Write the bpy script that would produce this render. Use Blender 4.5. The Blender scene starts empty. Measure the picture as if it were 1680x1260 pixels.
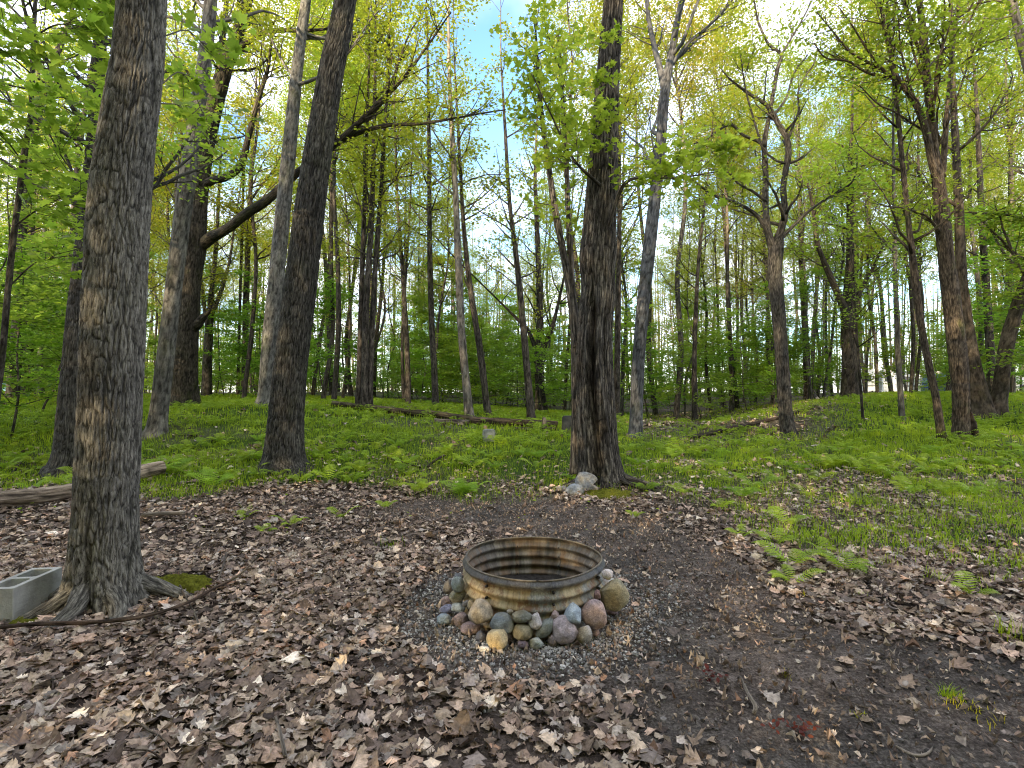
import bpy, math, random
import numpy as np
from mathutils import Vector

RS = np.random.RandomState(7)
random.seed(7)
scene = bpy.context.scene
COL = scene.collection
PI = math.pi

# ------------------------------------------------------------------ camera
F = 837.0; CX, CY = 840.0, 630.0
CAMZ = 1.4
PITCH = math.radians(1.0)
SP, CP = math.sin(PITCH), math.cos(PITCH)
cd = bpy.data.cameras.new('camera'); cam = bpy.data.objects.new('camera', cd)
COL.objects.link(cam)
cam.location = (0, 0, CAMZ); cam.rotation_euler = (PI / 2 + PITCH, 0, 0)
cd.sensor_width = 36; cd.lens = F / 1680 * 36
cd.clip_start = 0.05; cd.clip_end = 2000
scene.camera = cam


def at(px, py, d):
    """point of the world seen at photo pixel px,py whose depth (world Y) is d"""
    a = (px - CX) / F; v = (CY - py) / F
    dy = CP - v * SP; dz = SP + v * CP
    return np.array([a / dy * d, d, CAMZ + dz / dy * d])


def proj(P):
    P = np.asarray(P, float)
    y = P[..., 1]; z = P[..., 2] - CAMZ
    f = np.maximum(y * CP + z * SP, 1e-3); u = -y * SP + z * CP
    return CX + F * P[..., 0] / f, CY - F * u / f


def srgb(r, g, b):
    def c(x):
        x /= 255.0
        return x / 12.92 if x <= 0.04045 else ((x + 0.055) / 1.055) ** 2.4
    return (c(r), c(g), c(b), 1.0)


# ------------------------------------------------------------------ noise
def _h(ix, iy, iz, s):
    n = (ix * 374761393 + iy * 668265263 + iz * 2147483647 + s * 974711) & 0xFFFFFFFF
    n = ((n ^ (n >> 13)) * 1274126177) & 0xFFFFFFFF
    n = ((n ^ (n >> 16)) * 2246822519) & 0xFFFFFFFF
    return ((n ^ (n >> 15)) & 0xFFFFFF) / float(0xFFFFFF)


def vnoise(x, y, z=0.0, s=0):
    x, y, z = np.broadcast_arrays(np.asarray(x, float), np.asarray(y, float), np.asarray(z, float))
    fx, fy, fz = np.floor(x), np.floor(y), np.floor(z)
    ix, iy, iz = fx.astype(np.int64), fy.astype(np.int64), fz.astype(np.int64)
    tx, ty, tz = x - fx, y - fy, z - fz
    tx = tx * tx * (3 - 2 * tx); ty = ty * ty * (3 - 2 * ty); tz = tz * tz * (3 - 2 * tz)
    r = 0
    for dx in (0, 1):
        for dy in (0, 1):
            for dz in (0, 1):
                w = (tx if dx else 1 - tx) * (ty if dy else 1 - ty) * (tz if dz else 1 - tz)
                r = r + w * _h(ix + dx, iy + dy, iz + dz, s)
    return r * 2 - 1


def fbm(x, y, z=0.0, s=0, o=3):
    r = 0; a = 1.0; t = 0
    for i in range(o):
        k = 2.03 ** i
        r = r + a * vnoise(np.asarray(x) * k, np.asarray(y) * k, np.asarray(z) * k, s + i); t += a; a *= 0.5
    return r / t


def sstep(a, b, x):
    t = np.clip((np.asarray(x, float) - a) / (b - a), 0, 1)
    return t * t * (3 - 2 * t)


# ------------------------------------------------------------------ objects
def tag(o, label=None, cat=None, group=None, kind=None):
    if label: o['label'] = label
    if cat: o['category'] = cat
    if group: o['group'] = group
    if kind: o['kind'] = kind
    return o


def empty(name, loc, label, cat, group=None, rz=0.0):
    o = bpy.data.objects.new(name, None); COL.objects.link(o)
    o.empty_display_size = 0.2
    o.location = tuple(loc); o.rotation_euler = (0, 0, rz)
    return tag(o, label, cat, group)


class MB:
    """collects numpy geometry and links it as ONE mesh object"""
    def __init__(self):
        self.V = []; self.F = []; self.nv = 0; self.A = []; self.C = []

    def add(self, V, faces, bk=None, col=None, mi=0):
        V = np.asarray(V, np.float32).reshape(-1, 3)
        if not isinstance(faces, (list, tuple)): faces = [faces]
        for f in faces:
            f = np.asarray(f, np.int64)
            if f.size: self.F.append((f + self.nv, mi))
        self.V.append(V); n = len(V); self.nv += n
        self.A.append(np.zeros((n, 3), np.float32) if bk is None else np.asarray(bk, np.float32).reshape(-1, 3))
        if col is None: c = np.ones((n, 4), np.float32)
        else:
            c = np.ones((n, 4), np.float32); col = np.asarray(col, np.float32)
            c[:, :3] = col[..., :3] if col.ndim > 1 else col[:3]
        self.C.append(c)

    def mesh(self, name, mats, smooth=True, origin=None):
        me = bpy.data.meshes.new(name)
        V = np.concatenate(self.V)
        if origin is not None: V = V - np.asarray(origin, np.float32)
        me.vertices.add(len(V)); me.vertices.foreach_set('co', V.astype(np.float32).ravel())
        li = np.concatenate([f.ravel() for f, m in self.F])
        tot = np.concatenate([np.full(len(f), f.shape[1], np.int32) for f, m in self.F])
        mi = np.concatenate([np.full(len(f), m, np.int32) for f, m in self.F])
        st = np.concatenate([[0], np.cumsum(tot)[:-1]]).astype(np.int32)
        me.loops.add(len(li)); me.loops.foreach_set('vertex_index', li.astype(np.int32))
        me.polygons.add(len(tot)); me.polygons.foreach_set('loop_start', st)
        me.polygons.foreach_set('material_index', mi)
        me.polygons.foreach_set('use_smooth', np.full(len(tot), smooth))
        a = me.attributes.new('bk', 'FLOAT_VECTOR', 'POINT'); a.data.foreach_set('vector', np.concatenate(self.A).ravel())
        c = me.attributes.new('vc', 'FLOAT_COLOR', 'POINT'); c.data.foreach_set('color', np.concatenate(self.C).ravel())
        for m in (mats if isinstance(mats, (list, tuple)) else [mats]): me.materials.append(m)
        me.update(calc_edges=True)
        return me

    def build(self, name, mats, parent=None, smooth=True, origin=None, color=None):
        me = self.mesh(name, mats, smooth, origin)
        o = bpy.data.objects.new(name, me); COL.objects.link(o)
        if parent is not None: o.parent = parent
        elif origin is not None: o.location = tuple(float(v) for v in origin)
        if color: o.color = color
        return o

    # -- a tapered bent tube
    def tube(self, pts, rad, nseg=6, disp=None, mi=0, cap=True, bkoff=0.0, col=None):
        P = np.asarray(pts, float); R = np.broadcast_to(np.asarray(rad, float), (len(P),))
        T = np.gradient(P, axis=0); T /= np.maximum(np.linalg.norm(T, axis=1, keepdims=True), 1e-9)
        m = T.mean(0); ref = np.array([1.0, 0, 0]) if abs(m[0]) < 0.75 * np.linalg.norm(m) else np.array([0, 0, 1.0])
        B = np.cross(T, ref); B /= np.maximum(np.linalg.norm(B, axis=1, keepdims=True), 1e-9)
        N = np.cross(B, T)
        th = np.linspace(0, 2 * PI, nseg, endpoint=False)
        L = np.concatenate([[0], np.cumsum(np.linalg.norm(np.diff(P, axis=0), axis=1))])
        TH, LL = np.meshgrid(th, L); RR = np.repeat(R[:, None], nseg, 1)
        if disp is not None: RD = disp(TH, LL, RR)
        else: RD = RR
        ct, st = np.cos(TH)[..., None], np.sin(TH)[..., None]
        # theta 0 -> N (world +x for upright trunks), theta 90 -> B
        V = P[:, None, :] + RD[..., None] * (ct * N[:, None, :] + st * B[:, None, :])
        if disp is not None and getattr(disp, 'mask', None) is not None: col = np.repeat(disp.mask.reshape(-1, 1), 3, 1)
        bk = np.stack([np.cos(TH) * RR + bkoff, np.sin(TH) * RR + bkoff * 1.7, LL], -1)
        n = len(P)
        i = np.arange(n - 1)[:, None] * nseg; j = np.arange(nseg)[None]; j2 = (j + 1) % nseg
        q = np.stack([i + j, i + j2, i + nseg + j2, i + nseg + j], -1).reshape(-1, 4)
        fs = [q]
        if cap: fs += [np.arange(nseg)[None, ::-1], (np.arange(nseg) + (n - 1) * nseg)[None]]
        self.add(V.reshape(-1, 3), fs, bk.reshape(-1, 3), col=col, mi=mi)


def norm(v):
    v = np.asarray(v, float); return v / max(np.linalg.norm(v), 1e-9)


def spline(C, step):
    """Catmull-Rom through control rows (any number of columns, first three are xyz)"""
    C = np.asarray(C, float)
    if len(C) == 2: C = np.vstack([C[0], (C[0] + C[1]) / 2, C[1]])
    E = np.vstack([2 * C[0] - C[1], C, 2 * C[-1] - C[-2]])
    out = []
    for k in range(len(C) - 1):
        p0, p1, p2, p3 = E[k], E[k + 1], E[k + 2], E[k + 3]
        n = max(2, int(np.linalg.norm((p2 - p1)[:3]) / step))
        t = (np.arange(n) / n)[:, None]
        out.append(0.5 * (2 * p1 + (p2 - p0) * t + (2 * p0 - 5 * p1 + 4 * p2 - p3) * t ** 2 + (3 * p1 - p0 - 3 * p2 + p3) * t ** 3))
    out.append(C[-1:])
    return np.vstack(out)


# ------------------------------------------------------------------ materials
def new_mat(name):
    m = bpy.data.materials.new(name); m.use_nodes = True
    nt = m.node_tree; nt.nodes.clear()
    out = nt.nodes.new('ShaderNodeOutputMaterial')
    return m, nt, out


class N:
    def __init__(self, nt): self.nt = nt
    def n(self, t, **k):
        x = self.nt.nodes.new(t)
        for a, b in k.items(): setattr(x, a, b)
        return x
    def l(self, a, b): self.nt.links.new(a, b)
    def attr(self, name): return self.n('ShaderNodeAttribute', attribute_name=name)
    def noise(self, vec, scale, detail=3, rough=0.55):
        x = self.n('ShaderNodeTexNoise'); x.inputs['Scale'].default_value = scale
        x.inputs['Detail'].default_value = detail; x.inputs['Roughness'].default_value = rough
        if vec is not None: self.l(vec, x.inputs['Vector'])
        return x.outputs['Fac']
    def mapping(self, vec, sc):
        x = self.n('ShaderNodeMapping'); x.inputs['Scale'].default_value = sc
        self.l(vec, x.inputs['Vector']); return x.outputs['Vector']
    def ramp(self, fac, stops):
        x = self.n('ShaderNodeValToRGB'); e = x.color_ramp.elements
        e[0].position, e[0].color = stops[0]; e[1].position, e[1].color = stops[-1]
        for p, c in stops[1:-1]:
            k = e.new(p); k.color = c
        self.l(fac, x.inputs['Fac']); return x.outputs['Color']
    def mix(self, a, b, fac, mode='MIX'):
        x = self.n('ShaderNodeMix', data_type='RGBA', blend_type=mode)
        for s, v in ((x.inputs[0], fac), (x.inputs[6], a), (x.inputs[7], b)):
            if hasattr(v, 'is_linked'): self.l(v, s)
            else: s.default_value = v
        return x.outputs[2]
    def math(self, op, a, b=0.0, clamp=False):
        x = self.n('ShaderNodeMath', operation=op); x.use_clamp = clamp
        for s, v in ((x.inputs[0], a), (x.inputs[1], b)):
            if hasattr(v, 'is_linked'): self.l(v, s)
            else: s.default_value = v
        return x.outputs[0]
    def bump(self, h, strength, dist, nrm=None):
        x = self.n('ShaderNodeBump'); x.inputs['Strength'].default_value = strength; x.inputs['Distance'].default_value = dist
        self.l(h, x.inputs['Height'])
        if nrm is not None: self.l(nrm, x.inputs['Normal'])
        return x.outputs['Normal']
    def bsdf(self, color, rough=0.9, nrm=None, spec=0.25, metal=0.0):
        x = self.n('ShaderNodeBsdfPrincipled')
        for s, v in ((x.inputs['Base Color'], color), (x.inputs['Roughness'], rough), (x.inputs['Metallic'], metal)):
            if hasattr(v, 'is_linked'): self.l(v, s)
            else: s.default_value = v
        x.inputs['Specular IOR Level'].default_value = spec
        if nrm is not None: self.l(nrm, x.inputs['Normal'])
        return x.outputs[0]


def g(v, a=1.0): return (v, v, v, 1.0)


def mat_bark(name, dark, mid, light, scale=26.0, stretch=0.16, moss=0.25, bump=0.9, crack=0.75, mosscol=(0.06, 0.075, 0.015, 1)):
    m, nt, out = new_mat(name); k = N(nt)
    bk = k.attr('bk').outputs['Vector']
    info = k.n('ShaderNodeObjectInfo')
    off = k.n('ShaderNodeVectorMath', operation='SCALE'); k.l(info.outputs['Location'], off.inputs[0]); off.inputs['Scale'].default_value = 3.7
    ad = k.n('ShaderNodeVectorMath', operation='ADD'); k.l(bk, ad.inputs[0]); k.l(off.outputs[0], ad.inputs[1])
    v = ad.outputs[0]
    st = k.mapping(v, (1, 1, stretch))
    n1 = k.noise(st, scale, 4, 0.6)
    n2 = k.noise(v, scale * 3.5, 3, 0.6)
    n3 = k.noise(k.mapping(v, (1, 1, 0.4)), 2.2, 3, 0.6)
    h = k.math('ADD', k.math('MULTIPLY', n1, 0.75), k.math('MULTIPLY', n2, 0.25))
    n4 = k.math('ABSOLUTE', k.math('SUBTRACT', k.noise(k.mapping(v, (1, 1, stretch * 0.8)), scale * 0.9, 3, 0.5), 0.5))
    crk = k.ramp(n4, [(0.0, g(0.22)), (0.05, g(1.0))])
    c = k.mix(k.ramp(h, [(0.36, dark), (0.5, mid), (0.66, light)]), crk, crack, 'MULTIPLY')
    h = k.math('ADD', h, k.math('MULTIPLY', crk, 0.35 * crack))
    pal = k.ramp(n3, [(0.35, (0.75, 0.74, 0.74, 1)), (0.65, (1.3, 1.27, 1.2, 1))])
    c = k.mix(c, pal, 1.0, 'MULTIPLY')
    mo = k.ramp(k.noise(k.mapping(v, (1, 1, 0.5)), 3.1, 4, 0.65), [(0.55, g(0)), (0.68, g(1))])
    c = k.mix(c, mosscol, k.math('MULTIPLY', mo, moss))
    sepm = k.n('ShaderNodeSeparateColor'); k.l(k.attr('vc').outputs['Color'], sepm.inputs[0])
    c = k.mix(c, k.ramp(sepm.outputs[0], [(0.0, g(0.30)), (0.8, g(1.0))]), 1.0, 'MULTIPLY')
    c = k.mix(c, info.outputs['Color'], 1.0, 'MULTIPLY')
    nr = k.bump(h, bump, 0.012)
    k.l(k.bsdf(c, 0.92, nr, 0.15), out.inputs['Surface'])
    return m


def mat_leaf(name, c0, c1, t0, t1, tf=0.5, rough=0.55):
    """thin leaf: diffuse front plus light coming through; vc.r = random mix, object colour tints"""
    m, nt, out = new_mat(name); k = N(nt)
    a = k.attr('vc').outputs['Color']
    sep = k.n('ShaderNodeSeparateColor'); k.l(a, sep.inputs[0])
    info = k.n('ShaderNodeObjectInfo')
    c = k.mix(c0, c1, sep.outputs[0]); t = k.mix(t0, t1, sep.outputs[0])
    c = k.mix(c, info.outputs['Color'], 1.0, 'MULTIPLY'); t = k.mix(t, info.outputs['Color'], 1.0, 'MULTIPLY')
    b = k.bsdf(c, rough, None, 0.3)
    tr = k.n('ShaderNodeBsdfTranslucent'); k.l(t, tr.inputs['Color'])
    mx = k.n('ShaderNodeMixShader'); mx.inputs[0].default_value = tf
    k.l(b, mx.inputs[1]); k.l(tr.outputs[0], mx.inputs[2]); k.l(mx.outputs[0], out.inputs['Surface'])
    return m


def mat_vc(name, rough=0.85, nscale=60, amount=0.5, spec=0.2, bump=0.3, dist=0.004, trans=0.0):
    """colour from the vertex colours, broken up by fine noise"""
    m, nt, out = new_mat(name); k = N(nt)
    c = k.attr('vc').outputs['Color']
    tc = k.n('ShaderNodeTexCoord').outputs['Object']
    n = k.noise(tc, nscale, 4, 0.6)
    c = k.mix(c, k.ramp(n, [(0.3, g(1 - amount)), (0.7, g(1 + amount * 0.6))]), 1.0, 'MULTIPLY')
    b = k.bsdf(c, rough, k.bump(n, bump, dist), spec)
    if trans:
        tr = k.n('ShaderNodeBsdfTranslucent'); k.l(c, tr.inputs['Color'])
        mx = k.n('ShaderNodeMixShader'); mx.inputs[0].default_value = trans
        k.l(b, mx.inputs[1]); k.l(tr.outputs[0], mx.inputs[2]); b = mx.outputs[0]
    k.l(b, out.inputs['Surface'])
    return m


def mat_stone(name):
    m, nt, out = new_mat(name); k = N(nt)
    tc = k.n('ShaderNodeTexCoord').outputs['Object']; info = k.n('ShaderNodeObjectInfo')
    ad = k.n('ShaderNodeVectorMath', operation='ADD'); k.l(tc, ad.inputs[0]); k.l(info.outputs['Location'], ad.inputs[1])
    v = ad.outputs[0]
    n1 = k.noise(v, 22, 5, 0.65); n2 = k.noise(v, 190, 3, 0.7); n3 = k.noise(v, 9, 2, 0.5)
    c = k.mix(info.outputs['Color'], k.ramp(n1, [(0.3, g(0.55)), (0.7, g(1.35))]), 1.0, 'MULTIPLY')
    c = k.mix(c, k.ramp(n2, [(0.35, g(0.55)), (0.5, g(1.0)), (0.68, g(1.7))]), 0.7, 'MULTIPLY')
    c = k.mix(c, k.ramp(n3, [(0.4, (0.85, 0.9, 1.0, 1)), (0.65, (1.15, 1.0, 0.8, 1))]), 0.8, 'MULTIPLY')
    c = k.mix(c, (0.055, 0.045, 0.036, 1), k.math('MULTIPLY', k.ramp(k.noise(v, 15, 5, 0.7), [(0.5, g(0)), (0.64, g(1))]), 0.4))
    h = k.math('ADD', n1, k.math('MULTIPLY', n2, 0.3))
    k.l(k.bsdf(c, 0.75, k.bump(h, 0.9, 0.012), 0.3), out.inputs['Surface'])
    return m


def mat_plain(name, col, rough=0.6, metal=0.0, nscale=14, amount=0.35, spec=0.4, bump=0.2):
    m, nt, out = new_mat(name); k = N(nt)
    tc = k.n('ShaderNodeTexCoord').outputs['Object']
    n = k.noise(tc, nscale, 5, 0.6)
    c = k.mix(col, k.ramp(n, [(0.3, g(1 - amount)), (0.7, g(1 + amount * 0.5))]), 1.0, 'MULTIPLY')
    k.l(k.bsdf(c, rough, k.bump(k.noise(tc, nscale * 6, 3), bump, 0.004), spec, metal), out.inputs['Surface'])
    return m


def mat_ground():
    m, nt, out = new_mat('forest_floor'); k = N(nt)
    geo = k.n('ShaderNodeNewGeometry').outputs['Position']
    msk = k.attr('vc').outputs['Color']
    sep = k.n('ShaderNodeSeparateColor'); k.l(msk, sep.inputs[0])
    n1 = k.noise(geo, 5, 6, 0.65); n2 = k.noise(geo, 70, 5, 0.7); n3 = k.noise(geo, 0.9, 3, 0.6)
    soil = k.ramp(k.math('ADD', k.math('MULTIPLY', n1, 0.4), k.math('MULTIPLY', n2, 0.6)),
                  [(0.36, (0.026, 0.022, 0.020, 1)), (0.5, (0.105, 0.094, 0.086, 1)), (0.62, (0.25, 0.23, 0.21, 1))])
    soil = k.mix(soil, k.ramp(n3, [(0.4, (0.8, 0.78, 0.76, 1)), (0.62, (1.25, 1.1, 1.02, 1))]), 1.0, 'MULTIPLY')
    vo = k.n('ShaderNodeTexVoronoi'); vo.inputs['Scale'].default_value = 13; k.l(geo, vo.inputs['Vector'])
    bw = k.n('ShaderNodeRGBToBW'); k.l(vo.outputs['Color'], bw.inputs[0])
    lit = k.ramp(bw.outputs[0], [(0.2, (0.03, 0.02, 0.016, 1)), (0.5, (0.10, 0.07, 0.055, 1)), (0.8, (0.24, 0.19, 0.155, 1))])
    lit = k.mix(lit, k.ramp(n2, [(0.35, g(0.5)), (0.65, g(1.2))]), 1.0, 'MULTIPLY')
    grn = k.ramp(n2, [(0.35, (0.025, 0.04, 0.008, 1)), (0.6, (0.06, 0.11, 0.016, 1)), (0.75, (0.10, 0.16, 0.03, 1))])
    c = k.mix(soil, lit, sep.outputs[0]); c = k.mix(c, grn, sep.outputs[1])
    h = k.math('ADD', k.math('MULTIPLY', n1, 0.5), n2)
    h2 = k.math('ADD', h, k.math('MULTIPLY', k.noise(geo, 260, 3, 0.7), 0.35))
    k.l(k.bsdf(c, 0.95, k.bump(h2, 0.9, 0.025), 0.1), out.inputs['Surface'])
    return m


BARK_ROUGH = mat_bark('bark_furrowed_grey_brown', (0.048, 0.046, 0.041, 1), (0.135, 0.128, 0.115, 1), (0.27, 0.26, 0.235, 1), 70, 0.16, 0.12, 0.7)
BARK_DARK = mat_bark('bark_dark_furrowed', (0.016, 0.015, 0.014, 1), (0.062, 0.059, 0.054, 1), (0.15, 0.143, 0.13, 1), 60, 0.12, 0.12, 1.0)
BARK_OAK = mat_bark('bark_oak', (0.016, 0.014, 0.012, 1), (0.075, 0.065, 0.053, 1), (0.17, 0.15, 0.12, 1), 50, 0.14, 0.45, 1.0)
BARK_PALE = mat_bark('bark_smooth_grey', (0.06, 0.056, 0.05, 1), (0.15, 0.143, 0.13, 1), (0.25, 0.24, 0.215, 1), 16, 0.35, 0.35, 0.4, 0.12)
BARK_SCAR = mat_bark('bark_scarred_maple', (0.012, 0.011, 0.011, 1), (0.075, 0.068, 0.062, 1), (0.30, 0.28, 0.25, 1), 44, 0.08, 0.10, 1.0)
BARK_SLIM = mat_bark('bark_slender_tree', (0.022, 0.019, 0.017, 1), (0.085, 0.075, 0.065, 1), (0.17, 0.15, 0.13, 1), 18, 0.3, 0.4, 0.6)
LEAF_CANOPY = mat_leaf('leaf_canopy', (0.085, 0.115, 0.012, 1), (0.17, 0.19, 0.02, 1), (0.34, 0.44, 0.03, 1), (0.58, 0.60, 0.05, 1), 0.52)
LEAF_UNDER = mat_leaf('leaf_understory', (0.095, 0.16, 0.016, 1), (0.17, 0.235, 0.025, 1), (0.30, 0.48, 0.04, 1), (0.48, 0.64, 0.07, 1), 0.52)
LEAF_FERN = mat_leaf('leaf_fern', (0.16, 0.26, 0.018, 1), (0.30, 0.42, 0.035, 1), (0.34, 0.52, 0.02, 1), (0.52, 0.68, 0.04, 1), 0.35)
LEAF_GRASS = mat_leaf('leaf_grass', (0.17, 0.26, 0.010, 1), (0.30, 0.40, 0.018, 1), (0.36, 0.54, 0.012, 1), (0.54, 0.68, 0.03, 1), 0.4)
LITTER = mat_vc('dry_leaf', 0.8, 55, 0.45, 0.25, 0.4, 0.003, 0.08)
GRIT = mat_vc('crumb', 0.9, 120, 0.4, 0.15, 0.4, 0.002)
STONE = mat_stone('field_stone')
WOOD = mat_bark('weathered_wood', (0.05, 0.04, 0.033, 1), (0.17, 0.145, 0.12, 1), (0.32, 0.28, 0.24, 1), 34, 0.07, 0.15, 0.7)
WOOD_DARK = mat_bark('rotten_wood', (0.012, 0.009, 0.008, 1), (0.045, 0.035, 0.028, 1), (0.12, 0.10, 0.08, 1), 26, 0.09, 0.3, 0.8)
MOSS = mat_plain('moss', (0.12, 0.125, 0.014, 1), 0.95, 0, 60, 0.7, 0.1, 1.0)

# ------------------------------------------------------------------ terrain
CTRL = []
for x in (-4, -2, 0, 2, 4):
    for y in (-6, -2, 1, 3, 5): CTRL.append((x, y, 0.0))
for x in (-9, 9):
    for y in (-4, 2): CTRL.append((x, y, 0.05))
TREE_BASE = [  # photo px of the foot of every trunk that is placed by hand, and its depth
    (125, 775, 9), (258, 712, 11), (298, 670, 15), (436, 665, 13.5), (466, 768, 8), (982, 792, 7.6), (1042, 718, 12),
    (1292, 712, 13), (1578, 722, 11), (1550, 725, 10.8), (1480, 692, 14), (1415, 690, 13.5), (1612, 682, 14), (1395, 652, 20),
    (597, 670, 15), (665, 664, 19), (715, 668, 18), (769, 685, 15), (801, 681, 16), (872, 692, 16), (887, 677, 20),
    (45, 646, 21), (340, 652, 22), (400, 650, 24), (1140, 697, 20), (72, 684, 13)]
for px, py, d in TREE_BASE: CTRL.append(tuple(at(px, py, d)))
for px, py, d in [(0, 830, 6.2), (250, 780, 7.6), (700, 745, 9.6), (700, 800, 7.6), (540, 664, 16), (910, 704, 13), (1130, 722, 12.5), (1335, 668, 16.5),
                  (1200, 690, 18), (1050, 690, 18), (1300, 800, 7.6), (1500, 770, 8.6), (1680, 790, 7.9), (1680, 730, 10.5), (1680, 655, 18), (1560, 646, 24),
                  (1200, 673, 30), (1000, 675, 30), (800, 668, 26), (500, 652, 24), (200, 650, 24), (0, 648, 24), (0, 700, 12), (1450, 646, 26)]:
    CTRL.append(tuple(at(px, py, d)))
for px in (-900, -300, 300): CTRL.append((px / F * 45 - 20, 45, 1.3))
for X, Y, Z in [(0, 45, 0.4), (12, 45, 0.6), (30, 45, 1.5), (48, 45, 1.7), (-26, 14, 0.9), (26, 12, 0.6), (30, 25, 1.4), (-30, 26, 1.4)]: CTRL.append((X, Y, Z))
CT = np.array(CTRL)
_c = 1.6


def _phi(A, B): return np.sqrt(((A[:, None, :] - B[None]) ** 2).sum(-1) + _c * _c)


_K = _phi(CT[:, :2], CT[:, :2]) + np.eye(len(CT)) * -0.02
_n = len(CT)
_M = np.zeros((_n + 1, _n + 1)); _M[:_n, :_n] = _K; _M[:_n, _n] = 1; _M[_n, :_n] = 1
_W = np.linalg.solve(_M, np.concatenate([CT[:, 2], [0]]))


def height(x, y):
    x = np.asarray(x, float); y = np.asarray(y, float); sh = x.shape
    Q = np.stack([x.ravel(), y.ravel()], -1); Z = np.empty(len(Q))
    for i in range(0, len(Q), 40000): Z[i:i + 40000] = _phi(Q[i:i + 40000], CT[:, :2]) @ _W[:_n] + _W[_n]
    r = np.hypot(Q[:, 0], Q[:, 1]); far = sstep(42, 75, r)
    Z = Z * (1 - far) + 1.3 * far
    near = sstep(7, 4, r)
    Z = Z * (1 - 0.85 * near)
    Z += 0.035 * fbm(Q[:, 0] * 0.9, Q[:, 1] * 0.9, 0, 3) + 0.018 * fbm(Q[:, 0] * 3.3, Q[:, 1] * 3.3, 0, 9)
    return Z.reshape(sh)


def ground_z(x, y): return float(height(np.array([x]), np.array([y]))[0])


def on_ground(px, py, d0=1.6, d1=70):
    """first point of the ground along the sight line through the photo pixel"""
    ds = np.geomspace(d0, d1, 500)
    P = np.stack([at(px, py, d) for d in ds]); below = P[:, 2] <= height(P[:, 0], P[:, 1])
    k = int(np.argmax(below)) if below.any() else len(ds) - 1
    p = P[k].copy(); p[2] = ground_z(p[0], p[1]); return p


# masks -------------------------------------------------------------------
SOIL = np.array([(-0.9, 6.3), (0.2, 6.0), (0.95, 5.3), (1.15, 4.2), (1.15, 3.2), (1.45, 2.5), (1.9, 1.9), (2.4, 1.3)])
SOIL2 = np.array([(1.0, 2.5), (1.7, 2.2), (2.9, 2.1)])
RING = np.array([at(874, 912, 3.36)[0], 3.36])


def dist_poly(x, y, L):
    d = np.full(x.shape, 1e9)
    for a, b in zip(L[:-1], L[1:]):
        ab = b - a; t = np.clip(((x - a[0]) * ab[0] + (y - a[1]) * ab[1]) / (ab @ ab), 0, 1)
        d = np.minimum(d, np.hypot(x - a[0] - t * ab[0], y - a[1] - t * ab[1]))
    return d


def masks(x, y):
    """litter, grass and soil shares of the ground, 0..1"""
    z = height(x, y); px, py = proj(np.stack([x, y, z], -1))
    bnd = np.interp(px, [-200, 0, 120, 250, 420, 560, 700, 860, 940, 1040, 1120, 1220, 1320, 1420, 1560, 1700, 1900],
                    [800, 800, 805, 815, 805, 800, 818, 815, 812, 822, 840, 872, 908, 930, 945, 955, 960])
    wob = fbm(x * 0.9, y * 0.9, 0, 21) * 45 * np.clip(6 / np.maximum(y, 1), 0.25, 1)
    gr = sstep(12, -28, py - bnd + wob)
    patch = fbm(x * 0.65, y * 0.65, 0, 31, 4)
    right = sstep(1020, 1200, px)
    thin = sstep(-0.05, 0.22, patch)
    gr = gr * (1 - right * 0.72 * thin * sstep(705, 745, py) - (1 - right) * 0.4 * sstep(0.1, 0.35, patch))
    dirt = sstep(1015, 1060, px) * sstep(1420, 1340, px) * sstep(736, 712, py)
    gr = gr * (1 - (0.55 + 0.3 * sstep(0, 0.2, patch)) * dirt); gr = np.where(y < 0.5, 0, gr)
    gr = gr * (1 - 0.6 * sstep(22, 32, y))
    ds = dist_poly(x, y, SOIL) + 0.28 * fbm(x * 1.6, y * 1.6, 0, 41)
    soil = sstep(0.95, 0.55, ds); ds2 = dist_poly(x, y, SOIL2) + 0.28 * fbm(x * 1.6, y * 1.6, 0, 43); soil = np.maximum(soil, sstep(0.95, 0.55, ds2))
    rr = np.hypot(x - RING[0], y - RING[1])
    soil = np.maximum(soil, sstep(1.0, 0.8, rr + 0.12 * fbm(x * 2.5, y * 2.5, 0, 5)))
    mixz = sstep(0.5, 1.3, x) * 0 + np.exp(-(((x - 0.4) / 0.9) ** 2 + ((y - 1.9) / 0.8) ** 2)) * 0.5
    lit = (1 - soil * 0.985) * (1 - mixz) * (1 - 0.45 * gr)
    return lit * (1 - 0.35 * gr), gr, soil


# the ground: one sheet, fine near the camera, out to the horizon
ang = np.concatenate([np.linspace(-62, 62, 620, endpoint=False), np.linspace(62, 298, 120, endpoint=False)]) * PI / 180
rad = np.concatenate([[0.02], np.geomspace(0.4, 12, 330), np.geomspace(12.2, 60, 150), np.geomspace(64, 700, 24)])
A_, R_ = np.meshgrid(ang, rad)
gx, gy = R_ * np.sin(A_), R_ * np.cos(A_)
gz = height(gx, gy)
lm, gm, sm = masks(gx, gy)
nearw = sstep(14, 8, R_)
gz2 = gz + nearw * (0.012 * fbm(gx * 14, gy * 14, 0, 55) + 0.006 * fbm(gx * 42, gy * 42, 0, 56))
mb = MB(); na = len(ang); nr_ = len(rad)
i = np.arange(nr_ - 1)[:, None] * na; j = np.arange(na)[None]; j2 = (j + 1) % na
q = np.stack([i + j, i + na + j, i + na + j2, i + j2], -1).reshape(-1, 4)
mb.add(np.stack([gx, gy, gz2], -1), [q], col=np.stack([lm * 0.9, gm, sm], -1).reshape(-1, 3))
ground = mb.build('ground', mat_ground())
tag(ground, 'forest floor of dark soil, leaf litter and low green growth', 'ground', kind='structure')

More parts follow.
